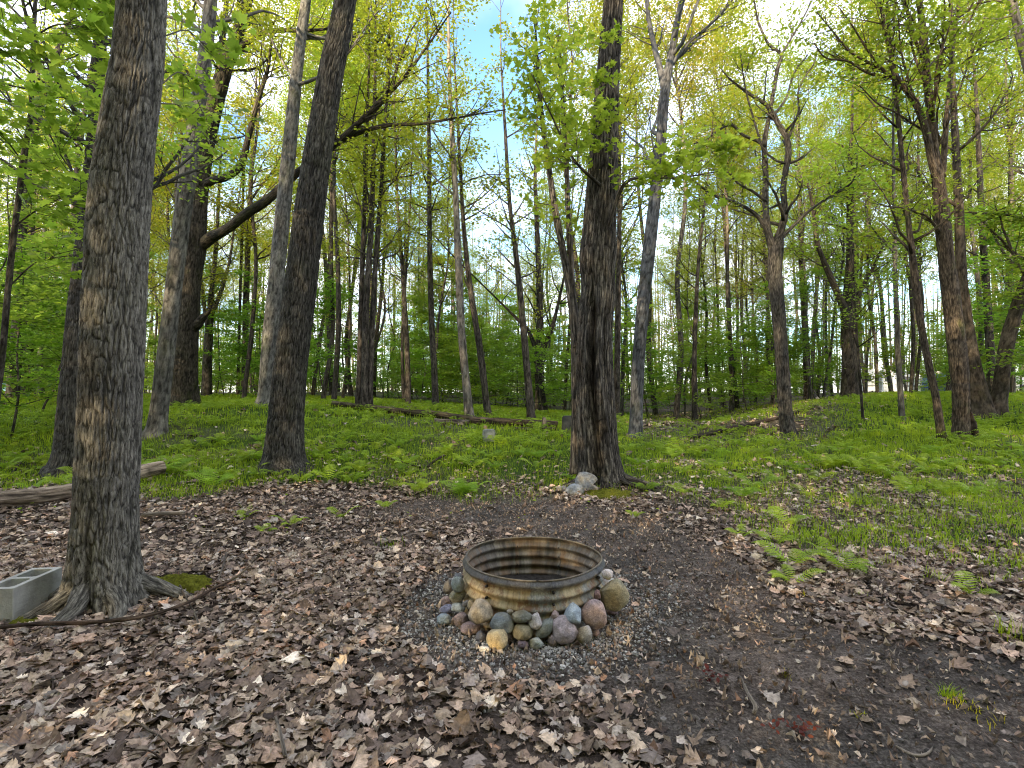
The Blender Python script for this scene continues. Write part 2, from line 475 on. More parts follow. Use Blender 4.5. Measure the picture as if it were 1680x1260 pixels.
# ------------------------------------------------------------------ leaves
MAPLE = np.array([(0, -0.05), (0.30, -0.16), (0.28, 0.06), (0.62, 0.22), (0.36, 0.36), (0.42, 0.66), (0.18, 0.58), (0, 1.0)])
MAPLE = np.vstack([MAPLE, (MAPLE[1:-1] * [-1, 1])[::-1]])
OVAL = np.array([(0, 0), (0.30, 0.35), (0.22, 0.72), (0, 1.0), (-0.22, 0.72), (-0.30, 0.35)])
RHOMB = np.array([(0, 0), (0.36, 0.45), (0, 1.0), (-0.36, 0.45)])


class Leaves:
    def __init__(self): self.P = []; self.S = []
    def puff(self, c, n, spread, size, rs, flat=0.6):
        n = int(n); p = np.asarray(c)[None] + rs.normal(size=(n, 3)) * [spread, spread, spread * flat]
        self.P.append(p); self.S.append(size * rs.uniform(0.6, 1.3, n))
    def count(self): return sum(len(p) for p in self.P)
    def build_mb(self, rs, shape=RHOMB, tilt=0.55, droop=0.25):
        P = np.vstack(self.P); S = np.concatenate(self.S); n = len(P)
        nz = rs.normal(size=(n, 3)) * tilt; nz[:, 2] = np.abs(nz[:, 2]) + 0.8
        nz /= np.linalg.norm(nz, axis=1, keepdims=True)
        a = rs.uniform(0, 2 * PI, n); h = np.stack([np.cos(a), np.sin(a), -droop * np.ones(n)], -1)
        h -= nz * (h * nz).sum(1, keepdims=True); h /= np.linalg.norm(h, axis=1, keepdims=True)
        s = np.cross(h, nz); k = len(shape)
        V = P[:, None] + S[:, None, None] * (shape[None, :, 0:1] * s[:, None] + shape[None, :, 1:2] * h[:, None])
        # fold a little along the midrib so leaves catch light differently
        V += (S[:, None] * np.abs(shape[None, :, 0]) * rs.uniform(0.0, 0.5, n)[:, None])[..., None] * nz[:, None]
        mb = MB(); col = np.repeat(np.stack([rs.rand(n)] * 3, -1), k, 0)
        mb.add(V.reshape(-1, 3), [np.arange(n * k).reshape(n, k)], col=col)
        return mb


def rot_to(d, ang, az):
    d = norm(d); ref = np.array([0, 0, 1.0]) if abs(d[2]) < 0.9 else np.array([1.0, 0, 0])
    a = norm(np.cross(d, ref)); b = np.cross(d, a)
    return d * math.cos(ang) + (a * math.cos(az) + b * math.sin(az)) * math.sin(ang)


def grow(W, L, p, d, length, r, lvl, rs, lsize=0.1, dens=5, up=0.08, wander=0.16, nseg=6, kids=1.0, spread=0.16, flat=0.5):
    """a branch with its twigs (into W) and leaves (into L)"""
    n = int(np.clip(length / 0.3, 4, 11)); st = length / n
    pts = [np.asarray(p, float)]; d = norm(d); dirs = [d]
    for k in range(n):
        d = norm(d + rs.normal(size=3) * wander + np.array([0, 0, up])); pts.append(pts[-1] + d * st); dirs.append(d)
    W.tube(pts, np.linspace(r, max(r * 0.22, 0.0025), n + 1), nseg)
    if lvl == 0:
        for q in pts[1:]:
            L.puff(q, max(1, rs.poisson(dens)), spread, lsize, rs, flat)
        return
    nk = max(2, int(rs.uniform(0.8, 1.2) * length * 2.1 * kids))
    for c in range(nk):
        t = rs.uniform(0.22, 1.0); k = min(n - 1, int(t * n))
        dd = rot_to(dirs[k], rs.uniform(0.5, 1.05), rs.uniform(0, 2 * PI)); dd[2] *= 0.75
        grow(W, L, pts[k], dd, max(0.35, length * rs.uniform(0.3, 0.5) * (1.15 - 0.5 * t)), r * (1 - 0.72 * t) * 0.55, lvl - 1, rs,
             lsize, dens, up * 0.6, wander * 1.15, max(3, nseg - 2), kids, spread, flat)
    L.puff(pts[-1], dens * 2, spread, lsize, rs, flat)


def bark_disp(amp, size, flare=0.0, fh=0.3, lobes=(), lump=0.03, stretch=4.5, seed=0, extra=None):
    """relief of a trunk: flared foot with root lobes, slow lumps and vertical furrows"""
    def f(TH, L, R):
        f.mask = None; u, v = np.cos(TH) * R, np.sin(TH) * R
        rr = R * (1 + lump * fbm(u * 4, v * 4, L * 1.6, seed + 3, 2))
        if flare:
            e = np.exp(-np.maximum(L - 0.12, 0) / fh)
            lob = np.zeros_like(TH)
            for a, w, s in lobes:
                dth = np.angle(np.exp(1j * (TH - a))); lob += s * np.exp(-(dth / w) ** 2)
            if not len(lobes): lob = 0.6 + 0.4 * np.cos(TH * 5 + seed)
            rr = rr + R * flare * e * (0.25 + 0.75 * lob) + R * 0.5 * flare * np.exp(-np.maximum(L - 0.1, 0) / (fh * 0.35)) * lob
        if amp:
            w = 0.35 * size
            uu, vv = u + w * vnoise(u / size * 0.6, v / size * 0.6, L / size * 0.45, seed + 11), v
            n1 = 1 - np.abs(vnoise(uu / size, vv / size, L / (size * stretch), seed)) * 2.0
            n2 = vnoise(u / size * 2.3, v / size * 2.3, L / size * 1.0, seed + 5)
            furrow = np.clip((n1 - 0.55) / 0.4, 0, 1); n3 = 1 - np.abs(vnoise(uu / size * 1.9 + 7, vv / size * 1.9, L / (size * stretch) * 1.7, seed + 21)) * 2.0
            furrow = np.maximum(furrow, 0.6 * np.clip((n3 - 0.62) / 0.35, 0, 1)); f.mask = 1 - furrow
            rr = rr + amp * (0.35 - 1.35 * furrow) + amp * 0.2 * n2
        if extra is not None: rr = extra(TH, L, R, rr)
        return rr
    return f


def trunk_pts(rows, d, step, top=None, zsink=0.25, ddepth=0.0):
    """rows: (px, py, width px) from the foot up; returns resampled points and radii, carried on upwards to height 'top'"""
    C = []
    for k, row in enumerate(rows):
        dd = d + ddepth * k / max(1, len(rows) - 1) if len(row) < 4 else row[3]
        p = at(row[0], row[1], dd); C.append([*p, row[2] / F * dd / 2 * 0.97 * math.cos(math.atan((row[0] - CX) / F))])
    C = np.array(C)
    if zsink:
        s = C[0].copy(); t = norm(C[1, :3] - C[0, :3]); s[:3] -= t / max(t[2], 0.4) * zsink; s[3] *= 1.02; C = np.vstack([s, C])
    if top is not None and C[-1, 2] < top - 0.5:
        t = norm((C[-1] - C[-2])[:3]); z0, r0 = C[-1, 2], C[-1, 3]; m = 4
        for k in range(1, m + 1):
            f = k / m; p = C[-1, :3] + t * ((top - z0) / m) / max(t[2], 0.5); t = norm(t + np.array([0, 0, 0.25]) + RS.normal(size=3) * 0.05)
            C = np.vstack([C, [*p, max(0.012, r0 * (1 - 0.9 * f))]])
    S = spline(C, step)
    return S[:, :3], np.maximum(S[:, 3], 0.004)


class Tree:
    """a tree placed by hand: trunk with its limbs (one mesh) and a crown of leaves"""
    def __init__(self, name, label, cat, seed, group=None):
        self.name, self.label, self.cat, self.group = name, label, cat, group
        self.W = MB(); self.L = Leaves(); self.rs = np.random.RandomState(seed); self.base = None
    def stem(self, rows, d, step=0.06, nseg=24, top=None, disp=None, zsink=0.25, ddepth=0.0):
        P, R = trunk_pts(rows, d, step, top, zsink, ddepth)
        if self.base is None: self.base = at(rows[0][0], rows[0][1], rows[0][3] if len(rows[0]) > 3 else d)
        self.W.tube(P, R, nseg, disp)
        return P, R
    def limb(self, rows, d, nseg=12, step=0.08, ddepth=0.0, twigs=0, tw_len=0.9, t0=0.3, lvl=1, lsize=0.1, dens=4, spread=0.16, up=0.06, disp=None):
        P, R = trunk_pts(rows, d, step, None, 0, ddepth)
        if self.base is None: self.base = P[0]
        self.W.tube(P, R, nseg, disp)
        for k in range(twigs):
            i = int(self.rs.uniform(t0, 1) * (len(P) - 1)); tg = P[min(i + 1, len(P) - 1)] - P[i - 1]
            dd = rot_to(tg, self.rs.uniform(0.4, 1.1), self.rs.uniform(0, 2 * PI)); dd[2] = dd[2] * 0.7 + 0.1
            grow(self.W, self.L, P[i], dd, tw_len * self.rs.uniform(0.6, 1.3), max(0.004, min(R[i] * 0.5, tw_len * 0.014)), lvl, self.rs, lsize, dens, up, nseg=5, spread=spread)
        return P, R
    def auto(self, P, R, n, z0, z1, length, lvl=2, lsize=0.11, dens=4, up=0.08, kids=0.8, spread=0.2, rmax=0.05, az=None):
        idx = np.where((P[:, 2] > z0) & (P[:, 2] < z1))[0]
        if not len(idx): return
        for k in range(n):
            i = idx[int(self.rs.uniform(0, 1) * (len(idx) - 1))]; f = (P[i, 2] - z0) / max(z1 - z0, 0.1)
            a = self.rs.uniform(0, 2 * PI) if az is None else self.rs.normal(az[0], az[1])
            dd = np.array([math.cos(a), math.sin(a), self.rs.uniform(0.15, 0.9)])
            grow(self.W, self.L, P[i] + norm(dd) * R[i] * 0.6, dd, length * (1.1 - 0.6 * f) * self.rs.uniform(0.6, 1.2), min(R[i] * 0.55, rmax), lvl, self.rs, lsize, dens, up, nseg=6, kids=kids, spread=spread)
    def done(self, bark, leaf, color=(1, 1, 1, 1), lcolor=(1, 1, 1, 1), shape=OVAL, tilt=0.55):
        e = empty(self.name, self.base, self.label, self.cat, self.group)
        self.W.build('trunk', bark, e, origin=self.base, color=color)
        if self.L.P: self.L.build_mb(self.rs, shape, tilt).build('crown', leaf, e, origin=self.base, smooth=False, color=lcolor)
        return e


HERO_XY = []   # where trunks already stand

# --- the big rough-barked trunk at the front left
t = Tree('rough_barked_tree', 'thick rough-barked tree beside the concrete block, nearest to the camera, roots bulging at its foot', 'tree', 11)
def _hollow(TH, L, R, rr):
    for a, w, h0, dp in ((-1.35, 0.14, 0.42, 0.055), (-1.92, 0.16, 0.26, 0.05)):   # dark gaps between the roots
        dth = np.angle(np.exp(1j * (TH - a - 0.12 * np.sin(L * 9))))
        rr = rr - dp * np.exp(-(dth / w) ** 2) * sstep(h0 + 0.12, h0 - 0.1, L - 0.25)
    return rr
dispA = bark_disp(0.008, 0.021, 0.48, 0.2, [(-1.72, 0.17, 0.9), (-0.85, 0.28, 1.0), (-2.45, 0.3, 1.1), (0.25, 0.4, 1.0), (1.6, 0.5, 0.8), (3.0, 0.4, 0.8)], 0.04, 5.2, 3, _hollow)
P, R = t.stem([(172, 1000, 150), (172, 930, 124), (174, 840, 115), (180, 700, 112), (188, 500, 112), (197, 330, 108), (212, 200, 99), (226, 100, 92), (233, 0, 86), (246, -200, 78)], 3.4, 0.011, 250, None, dispA)
P, R = t.stem([(245, -185, 78), (252, -330, 74), (262, -500, 70)], 3.4, 0.2, 20, 15, None, 0)
t.auto(P, R, 7, 8, 15, 2.6, 2, 0.1, 1.5)
# root spurs running into the soil, and leafy twigs that hang beside the trunk
b = t.base
for az, ln, r0 in ((-1.72, 0.36, 0.058), (-0.85, 0.42, 0.06), (-2.5, 0.36, 0.055), (0.2, 0.5, 0.06), (2.9, 0.45, 0.055)):
    c = np.array([math.cos(az), math.sin(az)]); s = []
    for f in np.linspace(0, 1, 7):
        xy = b[:2] + c * (0.14 + ln * f) + np.array([-c[1], c[0]]) * 0.05 * math.sin(f * 4)
        s.append([*xy, 0.15 * (1 - f) ** 1.6 + ground_z(*xy) * 1.0 - 0.04 * f, r0 * (1.1 - 0.75 * f)])
    s = spline(s, 0.025); t.W.tube(s[:, :3], s[:, 3], 26, bark_disp(0.006, 0.03, lump=0.12, seed=4))
for rows, dd in (([(268, 60, 3), (310, 50, 2.5), (345, 85, 2), (362, 70, 1.5)], 3.6), ([(262, 140, 3), (300, 120, 2.5), (335, 190, 2)], 3.7), ([(262, 170, 3), (300, 175, 2), (330, 215, 1.5), (352, 240, 1.2)], 4.3)):
    t.limb(rows, dd, 5, 0.06, 0.4, 7, 0.28, 0.35, 0, 0.085, 2.2, 0.06)
t.done(BARK_ROUGH, LEAF_UNDER, shape=MAPLE, tilt=0.9)
HERO_XY.append(b[:2])

# --- dark trunk hidden behind it
t = Tree('dark_tree', 'dark trunk half hidden behind the thick rough-barked tree', 'tree', 12)
P, R = t.stem([(122, 778, 100), (127, 740, 84), (136, 600, 74), (146, 450, 60), (152, 340, 44), (157, 200, 27), (163, 80, 24), (172, 0, 22)], 9, 0.03, 80, 17, bark_disp(0.016, 0.035, 0.35, 0.3, seed=8))
t.auto(P, R, 22, 4, 17, 3.0, 2, 0.085, 8); t.done(BARK_DARK, LEAF_UNDER); HERO_XY.append(t.base[:2])

# --- smooth grey leaning trunk
t = Tree('smooth_grey_tree', 'smooth grey trunk leaning right, just left of the forked oak', 'tree', 13)
P, R = t.stem([(256, 714, 44), (259, 690, 34), (270, 600, 32), (284, 480, 30), (301, 340, 30), (319, 210, 27), (336, 100, 25), (346, 0, 23)], 11, 0.05, 48, 18, bark_disp(0.004, 0.06, 0.45, 0.2, seed=5, lump=0.07))
t.auto(P, R, 19, 7, 18, 3.2, 2, 0.085, 8); t.done(BARK_PALE, LEAF_CANOPY, (0.95, 0.95, 0.95, 1)); HERO_XY.append(t.base[:2])

# --- the oak with two great limbs
t = Tree('forked_oak', 'old oak with crooked mossy limbs reaching right over the clearing', 'tree', 14)
dO = bark_disp(0.022, 0.05, 0.4, 0.4, seed=6, lump=0.06); dl = bark_disp(0.012, 0.05, lump=0.09, seed=7)
P, R = t.stem([(298, 673, 66), (299, 640, 56), (302, 560, 50), (308, 470, 46), (316, 400, 48), (322, 330, 40), (335, 250, 32), (350, 180, 30), (370, 110, 26), (392, 50, 20), (406, 0, 17)], 15, 0.06, 56, 17, dO)
t.auto(P, R, 16, 8, 17, 3.5, 2, 0.13, 4, spread=0.25)
t.limb([(308, 440, 14, 15.15), (322, 412, 22, 15.1), (345, 391, 22, 14.9), (375, 374, 18), (405, 350, 18), (440, 327, 16), (475, 294, 15), (510, 268, 13), (548, 238, 11), (585, 205, 10), (625, 165, 8), (660, 130, 6), (705, 70, 4), (740, 20, 3)], 15, 14, 0.08, -2.0, 22, 1.6, 0.45, 1, 0.085, 4, 0.2, disp=dl)
t.limb([(560, 230, 9), (600, 214, 8), (640, 205, 7), (690, 203, 5), (735, 196, 4), (790, 186, 3), (830, 180, 2)], 13.9, 8, 0.08, -0.6, 16, 1.0, 0.3, 1, 0.085, 4, 0.16)
t.limb([(600, 200, 7), (640, 150, 5), (655, 100, 4), (672, 55, 3), (700, 10, 2)], 13.6, 6, 0.08, -0.5, 12, 1.2, 0.2, 1, 0.085, 4, 0.18)
t.limb([(318, 345, 12, 15.15), (326, 318, 18, 15.1), (345, 298, 15), (372, 290, 14), (392, 275, 13), (402, 250, 12), (408, 222, 11), (416, 190, 10), (428, 150, 8), (440, 110, 6), (446, 60, 4)], 15, 12, 0.08, -0.8, 14, 1.3, 0.4, 1, 0.085, 4, 0.2, disp=dl)
t.limb([(352, 175, 16), (357, 130, 13), (363, 80, 11), (370, 20, 9), (374, -30, 7)], 15, 10, 0.08, 0.3, 8, 1.4, 0.4, 1, 0.085, 4, 0.2)
t.limb([(372, 108, 14), (395, 78, 12), (425, 56, 10), (460, 50, 8), (500, 50, 6), (540, 46, 4), (575, 30, 3)], 15, 10, 0.08, -1.0, 14, 1.2, 0.3, 1, 0.085, 5, 0.2)
t.limb([(312, 548, 12), (324, 533, 18), (332, 522, 14), (340, 514, 9), (346, 508, 3)], 15, 12, 0.04, -0.3, disp=dl)
t.done(BARK_OAK, LEAF_CANOPY, (0.7, 0.7, 0.68, 1), (1.0, 1.0, 0.9, 1)); HERO_XY.append(t.base[:2])

# --- grey trunk between oak and dark column
t = Tree('straight_grey_tree', 'straight pale grey trunk just left of the dark column-like trunk', 'tree', 15)
P, R = t.stem([(434, 668, 36), (437, 645, 29), (443, 560, 28), (452, 470, 27), (464, 350, 26), (476, 230, 24), (488, 110, 20), (502, 0, 17)], 13.5, 0.06, 40, 19, bark_disp(0.006, 0.05, 0.35, 0.2, seed=15, lump=0.05))
t.auto(P, R, 22, 9, 19, 3.3, 2, 0.085, 8); t.done(BARK_PALE, LEAF_CANOPY, (0.85, 0.87, 0.9, 1)); HERO_XY.append(t.base[:2])

# --- dark leaning column
t = Tree('dark_column_tree', 'tall dark furrowed trunk leaning right with ferns at its flared foot', 'tree', 16)
P, R = t.stem([(466, 772, 90), (466, 750, 72), (469, 690, 62), (476, 610, 58), (487, 520, 56), (500, 410, 54), (513, 310, 50), (528, 210, 46), (543, 120, 42), (558, 50, 39), (567, 0, 36)], 8, 0.022, 120, 19, bark_disp(0.013, 0.028, 0.42, 0.2, seed=16, lump=0.03, stretch=7))
t.auto(P, R, 8, 9.5, 19, 2.6, 2, 0.085, 3); t.done(BARK_DARK, LEAF_CANOPY, (1, 1, 0.99, 1)); HERO_XY.append(t.base[:2])

# --- the scarred maple right of centre, with a hollow and thin stems at its left
t = Tree('scarred_maple', 'dark scarred maple with a long split hollow, grey rocks stacked at its foot', 'tree', 17)
def _split(TH, L, R, rr):
    h = L - 0.25
    a = -1.95 + 0.22 * np.sin(h * 1.15) + 0.10 * np.sin(h * 3.1)
    dth = np.angle(np.exp(1j * (TH - a)))
    w = 0.20 + 0.06 * np.sin(h * 2.3)
    rr = rr - 0.17 * np.exp(-(dth / w) ** 2) * sstep(-0.2, 0.1, h) * sstep(3.3, 2.2, h)
    rr = rr + 0.06 * np.exp(-((np.abs(dth) - w * 1.75) / 0.16) ** 2) * sstep(3.3, 2.4, h)
    # knots and swellings
    for az, hh, s, k in ((-1.75, 2.15, 0.16, 0.06), (-0.9, 2.8, 0.3, 0.04), (-2.3, 3.4, 0.28, 0.05), (-1.2, 1.9, 0.12, -0.03), (-0.6, 3.5, 0.25, 0.03)):
        rr = rr + k * np.exp(-((np.angle(np.exp(1j * (TH - az))) * 0.33) ** 2 + (h - hh) ** 2) / (s * s))
    return rr
P, R = t.stem([(985, 796, 84), (984, 770, 74), (980, 720, 68), (976, 640, 64), (975, 560, 62), (980, 470, 56), (980, 430, 58), (984, 360, 55), (990, 270, 50), (994, 180, 44), (1000, 90, 38), (1006, 0, 34)], 7.6, 0.02, 150, 15,
              bark_disp(0.012, 0.032, 0.55, 0.2, [(-2.6, 0.4, 1.0), (-0.4, 0.3, 1.0), (-1.2, 0.3, 0.4), (1.0, 0.5, 0.9), (2.4, 0.5, 0.9)], 0.07, 6, 17, _split))
t.auto(P, R, 9, 8, 15, 2.4, 2, 0.085, 4)
dth = bark_disp(0.008, 0.04, lump=0.08, seed=18)
t.limb([(947, 778, 26), (946, 740, 22), (947, 680, 20), (947, 600, 21), (945, 540, 20), (938, 490, 15), (925, 420, 12), (910, 340, 11), (900, 270, 9), (890, 200, 8), (884, 140, 6), (878, 40, 4)], 7.75, 20, 0.05, 0.8, 16, 0.8, 0.45, 1, 0.09, 4, 0.14, disp=dth)
t.limb([(947, 570, 15), (941, 500, 13), (936, 430, 11), (932, 340, 9), (928, 250, 8), (922, 150, 6), (915, 50, 4)], 7.9, 14, 0.05, 0.9, 16, 0.8, 0.4, 1, 0.09, 4, 0.14, disp=dth)
t.limb([(998, 372, 8), (1015, 320, 7), (1030, 297, 6), (1060, 290, 5), (1095, 292, 4), (1140, 288, 3), (1185, 280, 2)], 7.4, 7, 0.05, -1.0, 18, 0.6, 0.15, 1, 0.10, 2.5, 0.1)
t.limb([(985, 305, 7), (940, 260, 4), (905, 190, 3), (872, 120, 2)], 7.4, 6, 0.05, -0.7, 10, 0.5, 0.2, 1, 0.09, 3, 0.1)
for yy, xx in ((70, 1000), (140, 992), (180, 990), (215, 985), (250, 980)):
    t.limb([(xx, yy, 3), (xx + 5, yy - 6, 2), (xx - 8, yy - 3, 1.5)], 7.25, 4, 0.03, -0.25, 6, 0.22, 0.1, 0, 0.085, 2.5, 0.07)
# surface roots
for az, ln, r0 in ((-0.35, 0.75, 0.075), (-2.7, 0.55, 0.06), (-0.75, 0.9, 0.04)):
    c = np.array([math.cos(az), math.sin(az)]); s = []
    for f in np.linspace(0, 1, 6):
        xy = t.base[:2] + c * (0.26 + ln * f); s.append([*xy, ground_z(*xy) + 0.15 * (1 - f) ** 1.5 - 0.02, r0 * (1.1 - 0.7 * f)])
    s = spline(s, 0.03); t.W.tube(s[:, :3], s[:, 3], 20, bark_disp(0.006, 0.03, lump=0.12, seed=4))
t.done(BARK_SCAR, LEAF_UNDER, (0.82, 0.80, 0.77, 1), (1.1, 1.0, 0.9, 1), shape=MAPLE, tilt=0.8); HERO_XY.append(t.base[:2])
MAPLE_BASE = t.base.copy()

# --- smooth grey trunk right of the maple, forking near the top
t = Tree('forking_grey_tree', 'slim smooth grey trunk leaning right of the scarred maple, forked high up', 'tree', 18)
P, R = t.stem([(1042, 720, 30), (1043, 700, 23), (1047, 600, 22), (1055, 500, 22), (1066, 400, 22), (1076, 310, 20), (1085, 220, 18), (1091, 150, 17), (1103, 80, 12), (1112, 30, 11), (1122, -10, 10)], 12, 0.06, 36, 17, bark_disp(0.004, 0.05, 0.3, 0.2, seed=19, lump=0.04))
t.auto(P, R, 19, 6, 17, 3.0, 2, 0.085, 8)
t.limb([(1091, 150, 14), (1082, 110, 11), (1072, 70, 9), (1064, 30, 8), (1060, -20, 7)], 12, 10, 0.08, 0.2, 8, 1.2, 0.4, 1, 0.085, 4, 0.2)
t.limb([(1100, 110, 7), (1130, 70, 6), (1160, 45, 5), (1190, 15, 4), (1215, -20, 3)], 12, 8, 0.08, -0.6, 10, 1.0, 0.2, 1, 0.085, 4, 0.2)
t.done(BARK_PALE, LEAF_CANOPY, (0.62, 0.66, 0.78, 1)); HERO_XY.append(t.base[:2])

# --- the tree with a crooked, many-armed crown
t = Tree('crooked_tree', 'dark tree whose crooked bare arms divide again and again, pale wood at its foot', 'tree', 19)
dC = bark_disp(0.012, 0.04, 0.25, 0.2, seed=21, lump=0.12)
P, R = t.stem([(1294, 714, 30), (1290, 690, 25), (1285, 620, 24), (1280, 550, 23), (1276, 500, 24), (1271, 450, 25), (1273, 410, 27), (1279, 385, 15), (1288, 350, 12), (1285, 310, 11), (1289, 280, 11), (1293, 255, 11), (1291, 228, 10), (1278, 205, 9), (1268, 187, 8), (1255, 170, 7), (1228, 153, 5), (1200, 132, 3.5), (1180, 110, 2)], 13, 0.05, 32, None, dC)
t.auto(P, R, 14, 5.5, 9.5, 1.6, 1, 0.085, 4)
kw = dict(disp=bark_disp(0.006, 0.04, lump=0.1, seed=22))
t.limb([(1271, 420, 17), (1259, 375, 13), (1256, 330, 11), (1256, 280, 10), (1254, 235, 9), (1262, 192, 8), (1269, 150, 7), (1276, 112, 7), (1282, 90, 6), (1262, 74, 5), (1252, 55, 5), (1243, 33, 4), (1237, 0, 3)], 13, 12, 0.06, 0.3, 10, 0.9, 0.5, 1, 0.085, 3, 0.15, **kw)
t.limb([(1282, 90, 5), (1295, 68, 4), (1307, 48, 4), (1320, 25, 3), (1335, -5, 2.5)], 13.3, 7, 0.06, 0.1, 7, 0.8, 0.3, 1, 0.085, 3, 0.15)
t.limb([(1292, 230, 7), (1302, 205, 5), (1311, 180, 5), (1309, 155, 4), (1318, 130, 4), (1335, 105, 3), (1342, 80, 2)], 13, 7, 0.06, -0.4, 8, 0.7, 0.4, 1, 0.09, 2, 0.14)
t.limb([(1269, 190, 6), (1290, 160, 4), (1303, 120, 4), (1325, 90, 3)], 13, 7, 0.06, 0.5, 6, 0.7, 0.4, 1, 0.09, 2, 0.14)
t.limb([(1262, 385, 9), (1240, 352, 7), (1205, 332, 6), (1175, 322, 5), (1153, 308, 4), (1122, 286, 3)], 13, 8, 0.06, -0.8, 12, 0.8, 0.3, 1, 0.085, 3, 0.15)
t.limb([(1254, 238, 7), (1240, 230, 6), (1220, 222, 5), (1200, 205, 5), (1180, 213, 4), (1160, 228, 3), (1138, 236, 2)], 13, 7, 0.06, -0.6, 10, 0.7, 0.3, 1, 0.085, 3, 0.15)
t.limb([(1257, 330, 6), (1232, 312, 5), (1212, 302, 4), (1198, 285, 4), (1178, 280, 2)], 13, 7, 0.06, -0.5, 8, 0.6, 0.3, 1, 0.085, 3, 0.13)
t.limb([(1281, 392, 9), (1300, 372, 7), (1325, 348, 6), (1350, 330, 5), (1372, 317, 5), (1395, 302, 4), (1405, 280, 3), (1406, 255, 2)], 13, 8, 0.06, -0.7, 14, 0.8, 0.4, 1, 0.085, 4, 0.16)
t.limb([(1257, 265, 5), (1232, 180, 4), (1222, 140, 3), (1215, 90, 2)], 13, 6, 0.06, -0.7, 9, 0.7, 0.2, 1, 0.085, 4, 0.15)
t.done(BARK_DARK, LEAF_CANOPY, (1.0, 0.98, 1.0, 1), (0.85, 0.95, 0.9, 1)); HERO_XY.append(t.base[:2])

# --- the spreading tree at the right
t = Tree('spreading_tree', 'tall tree with fanned-out upper limbs, split stump at its foot on the right', 'tree', 20)
P, R = t.stem([(1577, 724, 38), (1577, 700, 33), (1576, 640, 32), (1571, 580, 34), (1562, 500, 33), (1553, 430, 30), (1548, 380, 29), (1542, 320, 26), (1534, 260, 19), (1528, 200, 16), (1521, 130, 15), (1515, 60, 13), (1508, 0, 11)], 11, 0.05, 36, 17, bark_disp(0.012, 0.04, 0.2, 0.2, seed=23, lump=0.08))
t.auto(P, R, 16, 7, 17, 3.0, 2, 0.085, 8)
kw = dict(disp=bark_disp(0.007, 0.04, lump=0.08, seed=24))
t.limb([(1543, 300, 18), (1530, 270, 15), (1520, 220, 14), (1505, 175, 13), (1485, 145, 11), (1470, 125, 10), (1460, 85, 8), (1450, 40, 6), (1442, -10, 5)], 11, 12, 0.06, -0.6, 10, 1.2, 0.4, 1, 0.085, 3, 0.18, **kw)
t.limb([(1545, 290, 15), (1549, 250, 12), (1553, 190, 10), (1559, 130, 9), (1563, 80, 8), (1571, 20, 7), (1576, -30, 6)], 11, 12, 0.06, 0.5, 10, 1.2, 0.4, 1, 0.085, 3, 0.18, **kw)
for rows in ([(1462, 125, 6), (1430, 105, 5), (1395, 85, 4), (1365, 50, 3), (1340, 20, 2)], [(1490, 150, 6), (1455, 120, 5), (1425, 85, 4), (1400, 45, 3), (1375, 10, 2)], [(1505, 178, 6), (1490, 130, 5), (1478, 80, 4), (1474, 30, 3)],
             [(1533, 255, 6), (1560, 190, 4), (1580, 130, 4), (1600, 75, 3), (1615, 30, 2)], [(1560, 120, 5), (1590, 95, 4), (1625, 70, 3), (1660, 62, 2)], [(1462, 128, 6), (1425, 120, 5), (1390, 100, 4), (1355, 95, 3), (1335, 70, 2)],
             [(1525, 155, 6), (1500, 90, 5), (1490, 30, 4), (1480, -20, 3)], [(1516, 215, 5), (1470, 185, 4), (1440, 170, 3), (1410, 140, 2)], [(1515, 60, 5), (1490, 20, 4), (1470, -20, 3)], [(1545, 385, 7), (1520, 355, 5), (1485, 342, 4), (1450, 338, 3)]):
    t.limb(rows, 11, 6, 0.06, -0.8, 10, 0.9, 0.15, 1, 0.085, 3, 0.15)
t.done(BARK_OAK, LEAF_CANOPY, (1.15, 1.05, 1.0, 1), (0.8, 0.9, 0.85, 1)); HERO_XY.append(t.base[:2])

t = Tree('curved_slim_tree', 'slim trunk bowing left beside the foot of the fanned-out tall tree', 'tree', 21)
P, R = t.stem([(1548, 727, 24), (1543, 705, 17), (1535, 650, 15), (1524, 600, 14), (1513, 545, 14), (1505, 490, 14), (1498, 430, 13), (1491, 370, 11), (1484, 300, 10), (1477, 230, 9), (1469, 150, 8), (1462, 80, 6)], 10.8, 0.05, 24, 12, bark_disp(0.006, 0.03, 0.3, 0.15, seed=25, lump=0.12))
t.auto(P, R, 22, 4, 12, 1.8, 1, 0.1, 4); t.done(BARK_OAK, LEAF_UNDER, (1.1, 1.0, 0.95, 1), (0.9, 0.95, 0.9, 1)); HERO_XY.append(t.base[:2])

t = Tree('twin_trunk_tree', 'brown tree of two trunks spreading apart from one dark mossy foot', 'tree', 22)
d22 = bark_disp(0.008, 0.05, 0.5, 0.25, seed=26, lump=0.06)
P, R = t.stem([(1614, 684, 44), (1608, 650, 36), (1599, 610, 30), (1590, 560, 27), (1583, 510, 24), (1577, 440, 20), (1574, 360, 18), (1570, 280, 15)], 14, 0.06, 30, 16, d22)
t.auto(P, R, 16, 4, 16, 3.0, 2, 0.085, 8)
P, R = t.stem([(1634, 672, 38), (1641, 640, 30), (1646, 600, 28), (1652, 565, 28), (1661, 530, 28), (1674, 490, 26), (1692, 440, 24), (1712, 370, 21), (1735, 280, 18)], 14, 0.06, 30, 16, d22)
t.auto(P, R, 19, 4, 16, 3.2, 2, 0.085, 8)
t.done(BARK_PALE, LEAF_CANOPY, (0.62, 0.52, 0.46, 1), (0.85, 0.95, 0.85, 1)); HERO_XY.append(t.base[:2])

